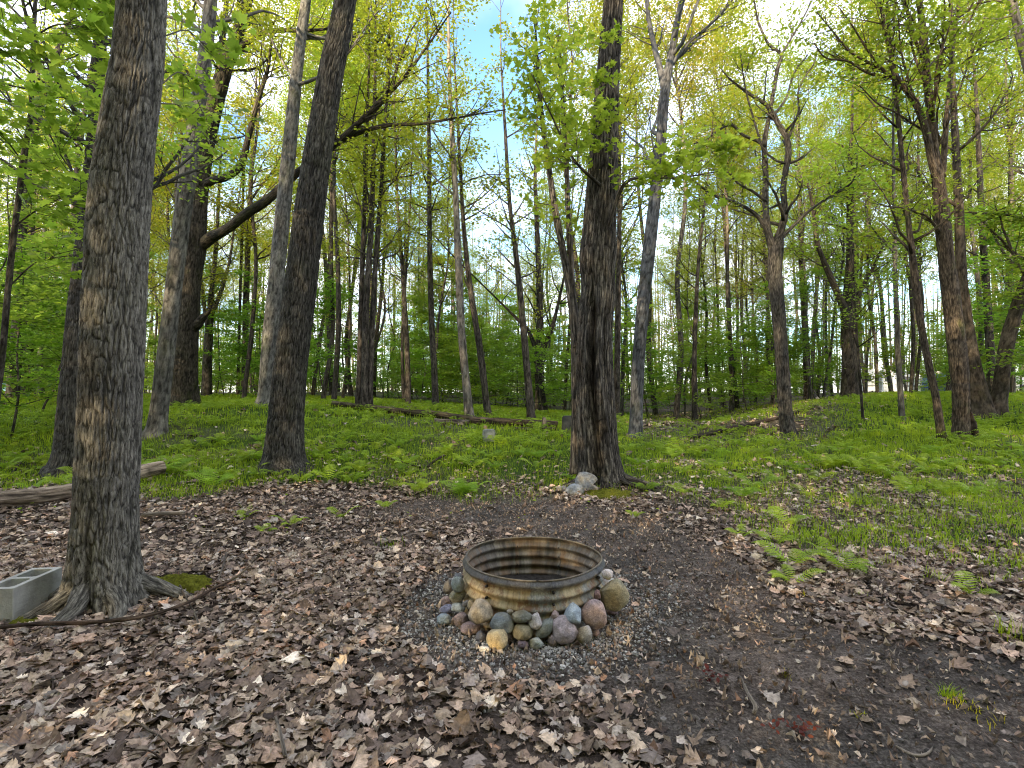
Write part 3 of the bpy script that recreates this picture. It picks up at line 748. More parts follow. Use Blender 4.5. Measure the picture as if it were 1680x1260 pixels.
t = Tree('broad_crowned_tree', 'stout dark tree branching low, in front of the parked white camper', 'tree', 23)
P, R = t.stem([(1396, 655, 40), (1395, 635, 31), (1393, 580, 26), (1391, 530, 26), (1391, 500, 22), (1394, 440, 15), (1395, 380, 13), (1393, 300, 9), (1398, 200, 5), (1400, 110, 2)], 20, 0.1, 30, None, bark_disp(0.014, 0.06, 0.3, 0.3, seed=27, lump=0.06))
t.auto(P, R, 16, 5.5, 12, 2.6, 2, 0.15, 4, spread=0.3)
t.limb([(1390, 520, 17), (1378, 490, 13), (1365, 460, 12), (1352, 430, 10), (1340, 395, 8), (1335, 350, 6), (1325, 300, 4)], 20, 10, 0.1, -1, 12, 1.8, 0.3, 1, 0.15, 5, 0.3)
t.limb([(1393, 525, 13), (1402, 500, 10), (1415, 470, 8), (1432, 440, 6), (1450, 400, 4)], 20, 10, 0.1, -0.5, 12, 1.6, 0.3, 1, 0.15, 5, 0.3)
t.done(BARK_OAK, LEAF_UNDER, (0.8, 0.75, 0.72, 1)); HERO_XY.append(t.base[:2])

# --- thin young maple at the left edge whose leafy boughs hang into the picture
t = Tree('edge_maple', 'thin crooked young maple at the left edge of the clearing, big pale green leaves', 'tree', 24)
P, R = t.stem([(-14, 740, 14), (-6, 660, 13), (4, 580, 12), (12, 490, 12), (22, 390, 12), (33, 310, 12), (42, 240, 12), (51, 180, 10), (54, 90, 9), (58, 0, 8)], 6.2, 0.04, 20, 9, bark_disp(0.004, 0.03, 0.3, 0.2, seed=28, lump=0.12))
t.auto(P, R, 14, 5, 9, 1.5, 1, 0.1, 3)
for rows, dep in (([(52, 190, 5), (75, 210, 4), (100, 255, 3), (140, 310, 2)], 6.1), ([(53, 110, 4), (90, 115, 3), (135, 130, 2), (172, 142, 1.5)], 5.6), ([(55, 60, 4), (95, 40, 3), (140, 45, 2)], 5.4), ([(40, 270, 4), (10, 230, 3), (-20, 210, 2)], 5.8),
                  ([(50, 120, 4), (20, 95, 3), (-15, 80, 2)], 5.5), ([(56, 20, 4), (100, 5, 3), (150, -10, 2)], 5.6), ([(25, 370, 4), (60, 345, 3), (100, 325, 2), (130, 320, 1.5)], 5.7), ([(52, 150, 4), (95, 170, 3), (150, 205, 2)], 6.3), ([(15, 470, 4), (60, 430, 3), (110, 420, 2)], 6.8)):
    t.limb(rows, dep, 5, 0.05, -0.3, 9, 0.5, 0.12, 1, 0.105, 1.8, 0.09)
t.done(BARK_SLIM, LEAF_UNDER, (0.9, 0.9, 0.9, 1), shape=MAPLE, tilt=0.6); HERO_XY.append(t.base[:2])

# ------------------------------------------------------------------ mid-ground trees placed by hand
MID = [  # name, label, stems [(rows, depth)], crown start z, top, bark, tint, leaf mat
    ('triple_stem_tree', 'clump of three close dark stems standing behind the left end of the fallen logs',
     [([(588, 668, 13), (590, 600, 10), (594, 450, 9), (600, 280, 7), (604, 150, 5)], 15.3), ([(598, 671, 16), (598, 640, 12), (601, 500, 11), (610, 350, 9), (614, 200, 7), (616, 60, 5)], 15), ([(606, 668, 13), (608, 600, 10), (615, 450, 9), (626, 300, 7), (634, 160, 5)], 15.2)], 5, 16, 0, 0.9),
    ('slim_tree', 'slim trunk with a thin twin stem, between the three-stem clump and the straight mid-clearing trunk', [([(669, 665, 12), (668, 580, 9), (661, 450, 7), (652, 330, 5), (648, 200, 4)], 19), ([(663, 664, 7), (660, 560, 5), (668, 420, 4)], 19.2)], 5, 15, 0, 0.85),
    ('slim_tree', 'straight mid-clearing trunk left of the tall one with a lit reddish top', [([(715, 670, 14), (713, 620, 11), (708, 520, 10), (705, 400, 9), (704, 250, 7), (702, 120, 5)], 18)], 6, 17, 0, 0.85),
    ('tall_slim_tree', 'tall slim trunk with a bare lit reddish upper stem behind the fallen logs', [([(770, 688, 18), (766, 640, 14), (757, 540, 13), (752, 430, 12), (748, 330, 10), (743, 240, 9), (738, 150, 7), (736, 60, 5)], 15)], 6.5, 15, 1, 1.0),
    ('leaning_slim_tree', 'slim trunk leaning left just right of the tall reddish-topped one', [([(801, 683, 15), (798, 660, 12), (787, 570, 11), (774, 490, 10), (763, 400, 8), (757, 310, 6), (752, 220, 5)], 16)], 4, 14, 0, 0.9),
    ('reddish_foot_tree', 'slim tree with a reddish decayed foot at the right end of the fallen logs', [([(872, 694, 18), (870, 670, 14), (864, 600, 12), (857, 520, 11), (848, 430, 9), (836, 330, 7), (828, 200, 5)], 16)], 4, 14, 0, 1.0),
    ('forked_tree', 'dark low-forked tree behind the reddish-footed slim one', [([(888, 680, 24), (886, 640, 17), (884, 590, 16), (886, 540, 13), (884, 460, 10), (880, 350, 8)], 20), ([(886, 590, 11), (896, 560, 10), (908, 530, 7), (922, 470, 4)], 20), ([(884, 590, 9), (868, 545, 7), (845, 520, 5), (815, 490, 3)], 20)], 4, 14, 0, 0.7),
    ('thick_back_tree', 'thick dark trunk in the far left wood, left of a pale post-like trunk', [([(45, 648, 24), (46, 600, 21), (48, 480, 18), (52, 330, 15), (60, 180, 11)], 21)], 6, 17, 0, 0.7),
    ('pale_back_tree', 'pale thin trunk right beside the thick dark one in the far left wood', [([(66, 648, 12), (66, 600, 10), (70, 450, 9), (78, 300, 7), (88, 150, 5)], 20.5)], 6, 16, 1, 0.9),
    ('crooked_sapling', 'small dark bent stem in the grass left of the half hidden trunk', [([(68, 682, 5), (74, 662, 4), (86, 645, 4), (93, 628, 4), (97, 605, 4), (103, 590, 3), (110, 560, 2), (112, 500, 1.5)], 13)], 2, 4, 0, 0.7),
    ('yellow_lit_tree', 'branching tree in yellow light seen between the forked oak and the straight grey trunk', [([(339, 652, 20), (340, 600, 17), (343, 540, 15), (347, 480, 9), (355, 400, 7), (360, 300, 5)], 22), ([(342, 545, 10), (335, 500, 7), (328, 440, 5), (326, 380, 3)], 22), ([(345, 520, 9), (362, 480, 7), (376, 430, 5), (385, 370, 3)], 22)], 5, 14, 0, 1.1),
    ('slim_tree', 'slim upright trunk left of the straight pale grey one', [([(400, 652, 13), (402, 600, 11), (404, 480, 10), (410, 330, 8), (416, 200, 6)], 24)], 7, 18, 0, 0.9),
    ('slim_tree', 'very slim dark stem between the yellow-lit tree and the straight pale grey trunk', [([(390, 650, 6), (392, 560, 5), (396, 420, 5), (400, 280, 4)], 23)], 7, 15, 0, 0.8),
    ('slim_tree', 'slim trunk just right of the scarred maple, in front of the low dark wood', [([(1012, 690, 14), (1012, 640, 11), (1014, 520, 10), (1016, 380, 8), (1016, 250, 6)], 19)], 6, 16, 0, 0.75),
    ('slim_tree', 'thin trunk in the leafy hollow between the forked grey tree and the crooked tree', [([(1140, 699, 13), (1139, 660, 9), (1140, 560, 8), (1146, 430, 6), (1158, 320, 4)], 20)], 5, 14, 0, 0.7),
    ('slim_tree', 'pale straight slim trunk between the stout camper-side tree and the bowing one', [([(1481, 694, 15), (1479, 670, 11), (1474, 590, 10), (1470, 500, 9), (1468, 400, 8), (1466, 280, 6), (1465, 150, 4)], 14)], 4, 14, 1, 0.75),
    ('slim_sapling', 'thin bare sapling standing alone right of the stout camper-side tree', [([(1416, 692, 6), (1413, 650, 5), (1409, 600, 5), (1404, 520, 4), (1400, 440, 3)], 13.5)], 2.5, 6, 0, 0.8),
    ('slim_tree', 'straight trunk seen between the fanned-out tall tree and the twin trunks', [([(1628, 660, 19), (1626, 600, 17), (1620, 500, 15), (1612, 380, 13), (1606, 250, 10)], 19)], 6, 17, 0, 0.75),
    ('slim_tree', 'straight slim trunk behind the bowing one, wooded hill crest at its foot', [([(1325, 655, 14), (1322, 560, 12), (1316, 450, 10), (1312, 320, 8)], 24)], 6, 17, 0, 0.7),
    ('lit_edge_tree', 'tree at the right edge leaning in with an orange lit upper trunk', [([(1790, 700, 34), (1775, 500, 28), (1740, 300, 24), (1700, 160, 21), (1674, 60, 18), (1660, 0, 16), (1640, -90, 12)], 12.5)], 6, 15, 1, 0.85),
    ('lit_back_tree', 'orange lit leaning trunk high in the left wood behind the thin young maple', [([(20, 655, 26), (30, 520, 22), (34, 400, 20), (48, 250, 18), (75, 140, 15), (108, 50, 11)], 17)], 6, 15, 0, 1.0),
    ('slim_tree', 'lit slim trunk between the thin young maple and the half hidden dark trunk', [([(112, 650, 14), (116, 500, 12), (122, 360, 14), (130, 250, 11), (142, 160, 8)], 19)], 6, 16, 0, 1.0),
]
for k, (nm, lab, stems, zc, ztop, pale, tint) in enumerate(MID):
    t = Tree(nm, lab, 'tree', 200 + k)
    for rows, d in stems:
        P, R = t.stem(rows, d, 0.12, 14, ztop, bark_disp(0.006, 0.06, 0.2, 0.2, seed=40 + k, lump=0.08), ddepth=0.0)
        big = 1 if d < 14 else 1.25
        t.auto(P, R, int(9 + (ztop - zc) * 1.0), zc, ztop, 1.9, 1, 0.084 * big, 8, kids=1.0, spread=0.19, rmax=0.03)
    v = tint
    t.done(BARK_PALE if pale else BARK_SLIM, LEAF_UNDER if zc < 4 else LEAF_CANOPY, (v, v * 0.97, v * 0.95, 1), shape=RHOMB)
    HERO_XY.append(t.base[:2])

# ------------------------------------------------------------------ slender forest trees, shared meshes
def forest_variant(seed, H, r0, zc, n, blen, lsize, dens):
    rs = np.random.RandomState(seed); W = MB(); L = Leaves()
    C = [[0, 0, -0.4, r0 * 1.25], [0, 0, 0.0, r0 * 1.2], [0, 0, 0.35, r0]]
    x = y = 0.0; m = 7
    for k in range(1, m + 1):
        x += rs.normal() * 0.16; y += rs.normal() * 0.16
        C.append([x, y, H * k / m, max(0.015, r0 * (1 - 0.92 * (k / m) ** 1.2))])
    S = spline(C, 0.4); P, R = S[:, :3], S[:, 3]
    W.tube(P, R, 9, bark_disp(0.0, 0.05, lump=0.08, seed=seed))
    idx = np.where((P[:, 2] > zc * H))[0]
    if rs.rand() < 0.5:   # a second leader
        k = idx[len(idx) // 5]; grow(W, L, P[k], [rs.normal() * 0.3, rs.normal() * 0.3, 1], H * 0.38, R[k] * 0.75, 1, rs, lsize, dens, 0.1, 0.1, 6, spread=0.3)
    for b in range(n):
        i = idx[int(rs.rand() ** 0.9 * (len(idx) - 1))]; f = (P[i, 2] / H - zc) / (1 - zc); a = rs.uniform(0, 2 * PI)
        grow(W, L, P[i], [math.cos(a), math.sin(a), rs.uniform(0.25, 1.1)], blen * (1.1 - 0.6 * f) * rs.uniform(0.6, 1.3), min(R[i] * 0.5, 0.035), 1, rs, lsize, dens, 0.1, 0.15, 5, 1.0, 0.2, 0.5)
    return W.mesh('trunk', BARK_SLIM), L.build_mb(rs, RHOMB).mesh('crown', LEAF_CANOPY, False)


VAR = [forest_variant(300 + k, *p) for k, p in enumerate([
    (17, 0.085, 0.36, 40, 2.4, 0.09, 15), (20, 0.11, 0.40, 44, 2.8, 0.095, 15), (15, 0.065, 0.28, 36, 2.0, 0.088, 15), (22, 0.13, 0.44, 44, 3.0, 0.10, 15),
    (18, 0.08, 0.24, 44, 2.2, 0.09, 15), (13, 0.055, 0.25, 34, 1.7, 0.088, 14), (19, 0.10, 0.48, 40, 2.6, 0.095, 15), (16, 0.075, 0.18, 46, 2.2, 0.09, 15)])]


def plant(name, meshes, loc, rz, sc, tilt, label, cat, group, tint, ltint):
    e = bpy.data.objects.new(name, None); COL.objects.link(e)
    e.location = loc; e.rotation_euler = (tilt[0], tilt[1], rz); e.scale = (sc, sc, sc); e.empty_display_size = 0.2
    tag(e, label, cat, group)
    for nm, me, c in (('trunk', meshes[0], tint), ('crown', meshes[1], ltint)):
        o = bpy.data.objects.new(nm, me); COL.objects.link(o); o.parent = e; o.color = c
    return e


rs = np.random.RandomState(5)
placed = [np.array(p) for p in HERO_XY]
SPOTS = []
for tries in range(9000):
    if len(SPOTS) >= 215: break
    y = 15.5 + 47 * rs.rand() ** 0.8; x = rs.uniform(-1.12, 1.12) * y + rs.normal() * 0.5
    px, py = proj(np.array([x, y, 1.0]))
    if 1050 < px < 1400 and y < 21: continue            # the open hollow
    if 560 < px < 960 and y < 19: continue
    if px > 1400 and y < 19: continue
    if y < 17.5 and px < 560: continue
    if y < 34 and 770 < px < 850: continue               # gap of blue sky
    if min(np.hypot(*(p - (x, y))) for p in placed) < (1.1 if y < 30 else 1.5): continue
    placed.append(np.array([x, y])); SPOTS.append((x, y, px))
for px_, d_ in ((1020, 23), (1075, 25), (1110, 22.5), (1165, 26), (1200, 23), (1240, 28), (1330, 23.5), (1365, 27), (1440, 24), (1495, 22), (1530, 27), (1600, 24), (1660, 22)):
    p_ = at(px_, 640, d_); SPOTS.append((p_[0], d_, -px_))
SPOTS.sort(key=lambda s: s[1])
LANDMARK = [(170, 'the thick rough-barked trunk'), (298, 'the forked oak'), (466, 'the dark column-like trunk'), (600, 'the three-stem clump'), (770, 'the reddish-topped slim tree'), (975, 'the scarred maple'),
            (1050, 'the forked grey tree'), (1283, 'the crooked tree'), (1395, 'the stout camper-side tree'), (1570, 'the fanned-out tall tree')]
zone = {}
for k, (x, y, px) in enumerate(SPOTS):
    v = rs.randint(len(VAR)); sc = rs.uniform(0.85, 1.15)
    if px < -1000: px = -px; v = (1, 3, 4)[k % 3]; sc = 1.0
    if 740 < px < 880 and y < 60: v = 5 if y < 45 else 2; sc = 0.9
    br = rs.uniform(0.55, 1.05); warm = rs.uniform(0.92, 1.06)
    li = int(np.argmin([abs(px - l[0]) for l in LANDMARK])); side = 'left' if px < LANDMARK[li][0] else 'right'
    near = 'nearer' if y < 30 else ('far' if y < 45 else 'farthest')
    thick = 'thicker' if v in (1, 3, 6) else ('slender' if v in (0, 4, 7) else 'thin young')
    lab = f'{thick} forest tree in the {near} wood, seen {side} of {LANDMARK[li][1]}'
    plant('forest_tree', VAR[v], (x, y, ground_z(x, y)), rs.uniform(0, 6.28), sc, (rs.normal() * 0.035, rs.normal() * 0.035), lab, 'tree', f'slender trees of the {near} wood seen {side} of {LANDMARK[li][1]}',
          (br * warm, br, br / warm, 1), (rs.uniform(0.8, 1.15), rs.uniform(0.88, 1.1), rs.uniform(0.7, 1.1), 1))

# trees that stand behind the photographer and keep the evening sun off the clearing
SUN_AZ = math.radians(180 + 28); SUN_EL = math.radians(11.8)
rs = np.random.RandomState(15)
for k in range(150):
    row = k // 30
    y = -6.0 - row * 3.2 + rs.normal() * 0.9; x = -44 + (k % 30) * 2.4 + (row % 2) * 1.2
    plant('forest_tree', VAR[[4, 7, 0, 1][k % 4]], (x, y, 0.0), rs.uniform(0, 6.28), rs.uniform(0.85, 1.05), (0, 0), 'slender leafy tree standing behind the photographer', 'tree', 'slender trees behind the photographer', (0.8, 0.8, 0.8, 1), (1, 1, 1, 1))

# ------------------------------------------------------------------ leafy saplings of the understory
def sapling_variant(seed, H, n, blen, dens, ls):
    rs = np.random.RandomState(seed); W = MB(); L = Leaves(); C = [[0, 0, -0.2, 0.03], [0, 0, 0, 0.026]]
    x = y = 0
    for k in range(1, 6):
        x += rs.normal() * 0.12; y += rs.normal() * 0.12; C.append([x, y, H * k / 5, 0.026 * (1 - 0.8 * k / 5)])
    S = spline(C, 0.2); P, R = S[:, :3], S[:, 3]; W.tube(P, R, 6)
    idx = np.where(P[:, 2] > 0.12 * H)[0]
    for b in range(n):
        i = idx[int(rs.rand() * (len(idx) - 1))]; a = rs.uniform(0, 2 * PI); f = P[i, 2] / H
        grow(W, L, P[i], [math.cos(a), math.sin(a), rs.uniform(-0.05, 0.35)], blen * (1.15 - 0.6 * f) * rs.uniform(0.6, 1.2), R[i] * 0.5, 1, rs, ls, dens, 0.0, 0.1, 4, 1.0, 0.15, 0.22)
    return W.mesh('trunk', BARK_SLIM), L.build_mb(rs, RHOMB, 0.38, 0.15).mesh('crown', LEAF_UNDER, False)


SAP = [sapling_variant(400 + k, *p) for k, p in enumerate([(3.2, 24, 1.4, 10, 0.115), (4.6, 32, 1.7, 10, 0.12), (6.6, 40, 2.0, 10, 0.125), (2.4, 18, 1.1, 10, 0.10), (5.6, 36, 1.7, 10, 0.12), (3.8, 28, 1.8, 10, 0.12)])]
rs = np.random.RandomState(25)
sp = []
def add_sap(x, y, v, sc): sp.append((x, y, v, sc))
n = 0
for tries in range(9000):
    if n >= 275: break
    y = 16 + 42 * rs.rand() ** 0.85; x = rs.uniform(-1.1, 1.1) * y; px, _ = proj(np.array([x, y, 1.0]))
    w = 0.55 if px < 1000 else (0.6 if px < 1320 else 1.0)
    if px < 160: w = 1.0
    if rs.rand() > w: continue
    if 1000 < px < 1400 and y < 20.5: continue
    if 540 < px < 1000 and y < 19: continue
    if px >= 1365 and y < (27 if px < 1700 else 15): continue
    if 1370 < px < 1530 or 1640 < px < 1720: continue
    if 160 < px < 560 and y < 20: continue
    if px < 160 and y < 14: continue
    if any(abs(x - a[0]) < 0.8 and abs(y - a[1]) < 0.8 for a in sp): continue
    add_sap(x, y, rs.randint(len(SAP)), rs.uniform(0.8, 1.2)); n += 1
for px, d, v in ((20, 11, 1), (-60, 10, 2), (95, 15, 1), (-140, 13, 2), (60, 18, 4), (130, 17, 2), (1660, 20, 2), (1740, 13, 4), (1690, 16, 2), (1640, 22, 4), (1420, 24, 1), (1500, 24, 5), (1270, 22, 4), (1225, 22, 1)):
    p = at(px, 650, d); add_sap(p[0], p[1], v, 1.0)
sp.sort(key=lambda s: s[1])
for x, y, v, sc in sp:
    px, _ = proj(np.array([x, y, 1.0]))
    li = int(np.argmin([abs(px - l[0]) for l in LANDMARK])); side = 'left' if px < LANDMARK[li][0] else 'right'
    near = 'in front of the wood' if y < 26 else 'deep in the wood'
    sz = 'tall' if SAP[v][1].vertices and v in (1, 2, 4) else 'low'
    gt = rs.uniform(0.8, 1.15)
    plant('sapling', SAP[v], (x, y, ground_z(x, y)), rs.uniform(0, 6.28), sc, (0, 0), f'{sz} bright green leafy sapling {near}, {side} of {LANDMARK[li][1]}', 'sapling', f'{sz} leafy saplings {near} {side} of {LANDMARK[li][1]}',
          (0.9, 0.9, 0.9, 1), (gt * rs.uniform(0.8, 1.05), gt, gt * rs.uniform(0.7, 1.1), 1))

rs = np.random.RandomState(27); W = MB(); L = Leaves()  # unseen thicket added behind the camera to screen low sun off the clearing
for k in range(560):
    x, y, h = rs.uniform(-42, 16), rs.uniform(-17, -5.5), rs.uniform(4.0, 8.5)
    W.tube([(x, y, -0.2), (x + 0.1, y, h * 0.5), (x, y + 0.1, h)], [0.03, 0.02, 0.006], 5)
    for c in range(22): L.puff((x + rs.normal() * 0.8, y + rs.normal() * 0.7, rs.uniform(0.08, 1) * h), 16, 0.4, 0.2, rs, 0.6)
lm_ = L.build_mb(rs, RHOMB); base_n = W.nv
W.V += lm_.V; W.A += lm_.A; W.C += lm_.C; W.F += [(f + base_n, 1) for f, m in lm_.F]; W.nv += lm_.nv
tag(W.build('sun_screen_undergrowth', [BARK_SLIM, LEAF_UNDER], smooth=False), 'unseen leafy thicket added behind the photographer to block the low sun', 'thicket', kind='stuff')

# ------------------------------------------------------------------ the far wood that reads as one mass
rs = np.random.RandomState(35); W = MB(); L = Leaves()
for k in range(420):
    y = rs.uniform(60, 105); x = rs.uniform(-1.25, 1.25) * y; z = 1.2; H = rs.uniform(14, 23)
    r = rs.uniform(0.07, 0.2); lx = rs.normal() * 0.8
    W.tube([(x, y, z - 0.5), (x + lx * 0.3, y, z + H * 0.35), (x + lx * 0.6, y, z + H * 0.7), (x + lx, y, z + H)], [r, r * 0.85, r * 0.6, 0.03], 6)
    for c in range(rs.randint(14, 24)):
        f = rs.uniform(0.02, 1) ** 1.15
        L.puff((x + lx * f + rs.normal() * 1.6, y + rs.normal() * 1.6, z + H * f), rs.randint(7, 16), 0.8, 0.26, rs, 0.5)
for k in range(2600):
    y = rs.uniform(48, 100); x = rs.uniform(-1.25, 1.25) * y
    if 0.62 < x / y < 0.84 and y < 66: continue
    L.puff((x, y, 1.0 + rs.uniform(0, 1) ** 1.4 * 9), 40, 1.1, 0.22, rs, 0.55)
W.nv0 = W.nv
lm_ = L.build_mb(rs, RHOMB)
base_n = W.nv
W.V += lm_.V; W.A += lm_.A; W.C += lm_.C; W.F += [(f + base_n, 1) for f, m in lm_.F]; W.nv += lm_.nv
far = W.build('far_woods', [BARK_SLIM, LEAF_CANOPY], smooth=False)
tag(far, 'distant wood of slender trunks and pale spring leaves closing the view', 'woods', kind='stuff')

# ------------------------------------------------------------------ fire ring of corrugated steel
RC = np.array([RING[0], RING[1], ground_z(*RING)])
RR, RH = 0.452, 0.325


def mat_ring():
    m, nt, out = new_mat('rusty_galvanised_steel'); k = N(nt)
    bk = k.attr('bk').outputs['Vector']; vc = k.attr('vc').outputs['Color']
    sep = k.n('ShaderNodeSeparateColor'); k.l(vc, sep.inputs[0])     # r: inside, g: height, b: outer rim band
    n1 = k.noise(k.mapping(bk, (1, 1, 0.35)), 7, 5, 0.65); n2 = k.noise(k.mapping(bk, (1, 1, 0.12)), 26, 4, 0.6); n3 = k.noise(bk, 90, 4, 0.7)
    tan = k.ramp(n2, [(0.3, (0.17, 0.115, 0.055, 1)), (0.5, (0.37, 0.285, 0.155, 1)), (0.7, (0.50, 0.42, 0.27, 1))])
    zinc = k.ramp(n3, [(0.3, (0.12, 0.13, 0.13, 1)), (0.7, (0.27, 0.28, 0.27, 1))])
    c = k.mix(tan, zinc, k.ramp(n1, [(0.5, g(0)), (0.58, g(0.85))]))
    rust = k.ramp(k.noise(bk, 12, 6, 0.75), [(0.40, g(1)), (0.47, g(0))])
    c = k.mix(c, (0.16, 0.065, 0.022, 1), k.math('MULTIPLY', rust, 0.7))
    soot = k.ramp(n2, [(0.35, (0.06, 0.052, 0.046, 1)), (0.6, (0.21, 0.19, 0.16, 1)), (0.72, (0.33, 0.30, 0.26, 1))])
    inn = k.mix(soot, (0.20, 0.12, 0.06, 1), k.math('MULTIPLY', k.ramp(n1, [(0.42, g(0)), (0.55, g(1))]), 0.6))
    c = k.mix(c, inn, sep.outputs[0])
    c = k.mix(c, k.ramp(n3, [(0.3, (0.025, 0.025, 0.028, 1)), (0.7, (0.085, 0.085, 0.09, 1))]), sep.outputs[2])
    c = k.mix(c, k.ramp(n3, [(0.3, g(0.72)), (0.7, g(1.15))]), 1.0, 'MULTIPLY')
    k.l(k.bsdf(c, 0.6, k.bump(n3, 0.25, 0.004), 0.4, 0.15), out.inputs['Surface'])
    return m


STEEL = mat_ring()
STEEL_DARK = mat_plain('dark_bolt_steel', (0.03, 0.026, 0.024, 1), 0.6, 0.4, 40)


def ring_r(z): return RR + 0.011 * math.cos(2 * PI * (z - 0.03) / 0.066)


ring = empty('fire_ring', RC, 'round corrugated steel fire ring, tan and rusty, ringed by loose stones', 'fire ring')
mb = MB(); nt_ = 168; zs = np.linspace(-0.05, RH, 76)
th = np.linspace(0, 2 * PI, nt_, endpoint=False)
TH, ZZ = np.meshgrid(th, zs)
for side in (0, 1):
    wob = 0.006 * np.sin(TH * 3 + 0.4) + 0.004 * np.sin(TH * 5 + 2) + 0.004 * fbm(np.cos(TH) * 5, np.sin(TH) * 5, ZZ * 14, 3) * sstep(RH, RH - 0.05, ZZ)
    rr = RR + 0.0115 * np.cos(2 * PI * (ZZ - 0.03) / 0.066) + wob - (0.004 if side else 0)
    V = np.stack([rr * np.cos(TH), rr * np.sin(TH), ZZ], -1)
    bk = np.stack([RR * np.cos(TH) + side * 5, RR * np.sin(TH), ZZ], -1)
    rim = 0.9 * sstep(RH - 0.058, RH - 0.022, ZZ + 0.012 * fbm(np.cos(TH) * 9, np.sin(TH) * 9, 0, 8)) * (0 if side else 1)
    col = np.stack([np.full_like(TH, side), ZZ / RH, rim], -1)
    i = np.arange(len(zs) - 1)[:, None] * nt_; j = np.arange(nt_)[None]; j2 = (j + 1) % nt_
    qq = np.stack([i + j, i + j2, i + nt_ + j2, i + nt_ + j], -1).reshape(-1, 4)
    mb.add(V, [qq if not side else qq[:, ::-1]], bk.reshape(-1, 3), col.reshape(-1, 3))
mb.build('ring_wall', STEEL, ring)
mb = MB(); c = [[(ring_r(RH) + 0.006 * math.sin(a * 3 + 0.4) + 0.004 * math.sin(a * 5 + 2)) * math.cos(a), (ring_r(RH) + 0.006 * math.sin(a * 3 + 0.4) + 0.004 * math.sin(a * 5 + 2)) * math.sin(a), RH] for a in np.linspace(0, 2 * PI, 169)]
mb.tube(c, 0.0055, 10, cap=False, col=(0.3, 1, 0.55)); mb.build('rim', STEEL, ring)
for az in (-90 - 39, -90 + 12.5, 90 + 13, 90 - 28, 90 + 53, 90 - 70, -90 + 62):
    a0 = math.radians(az); mb = MB()
    for side in (0, 1):
        zz = np.linspace(-0.03, RH - 0.004, 60); aa = a0 + np.linspace(-0.028, 0.028, 4)
        AA, Z2 = np.meshgrid(aa, zz)
        wob = 0.006 * np.sin(AA * 3 + 0.4) + 0.004 * np.sin(AA * 5 + 2)
        r = RR + 0.0115 * np.cos(2 * PI * (Z2 - 0.03) / 0.066) + wob + (-0.0075 if side else 0.0035)
        V = np.stack([r * np.cos(AA), r * np.sin(AA), Z2], -1)
        i = np.arange(59)[:, None] * 4; j = np.arange(3)[None]
        qq = np.stack([i + j, i + j + 1, i + j + 5, i + j + 4], -1).reshape(-1, 4)
        mb.add(V, [qq], np.stack([RR * np.cos(AA) + 2, RR * np.sin(AA), Z2], -1).reshape(-1, 3), np.stack([AA * 0 + side, Z2, sstep(RH - 0.05, RH - 0.035, Z2) * (1 - side)], -1).reshape(-1, 3))
    seam = mb.build('seam', STEEL, ring)
    for zb in (0.062, 0.129, 0.195, 0.261):
        mb = MB(); rb = RR - 0.003 + 0.006 * math.sin(a0 * 3 + 0.4) + 0.004 * math.sin(a0 * 5 + 2)
        d = np.array([math.cos(a0), math.sin(a0), 0])
        pts = [d * (rb - 0.018) + [0, 0, zb], d * (rb - 0.012) + [0, 0, zb], d * (rb + 0.010) + [0, 0, zb], d * (rb + 0.017) + [0, 0, zb]]
        mb.tube(pts, [0.004, 0.0085, 0.0085, 0.004], 8); mb.build('bolt', STEEL_DARK, seam)

# ash bed inside
mb = MB(); nr2, na2 = 26, 72; a = np.linspace(0, 2 * PI, na2, endpoint=False); r = np.linspace(0.001, 0.448, nr2); AA, R2 = np.meshgrid(a, r)
X, Y = R2 * np.cos(AA), R2 * np.sin(AA); Z = 0.06 + 0.02 * fbm(X * 9, Y * 9, 0, 3) + 0.012 * fbm(X * 30, Y * 30, 0, 4)
i = np.arange(nr2 - 1)[:, None] * na2; j = np.arange(na2)[None]; j2 = (j + 1) % na2
mb.add(np.stack([X, Y, Z], -1), [np.stack([i + j, i + na2 + j, i + na2 + j2, i + j2], -1).reshape(-1, 4)])
ash = mb.build('ash_dirt', mat_plain('charred_ash', (0.045, 0.041, 0.038, 1), 0.95, 0, 40, 0.7, 0.1, 0.9)); ash.location = tuple(RC)
tag(ash, 'dark ash and charred bits inside the steel fire ring', 'ash', kind='stuff')


# ------------------------------------------------------------------ stones
def ico(sub):
    import bmesh
    bm = bmesh.new(); bmesh.ops.create_icosphere(bm, subdivisions=sub, radius=1)
    V = np.array([v.co[:] for v in bm.verts]); Fc = np.array([[v.index for v in f.verts] for f in bm.faces]); bm.free()
    return V, Fc


ICO4, ICO5 = ico(4), ico(5)
ICO1 = ico(1)


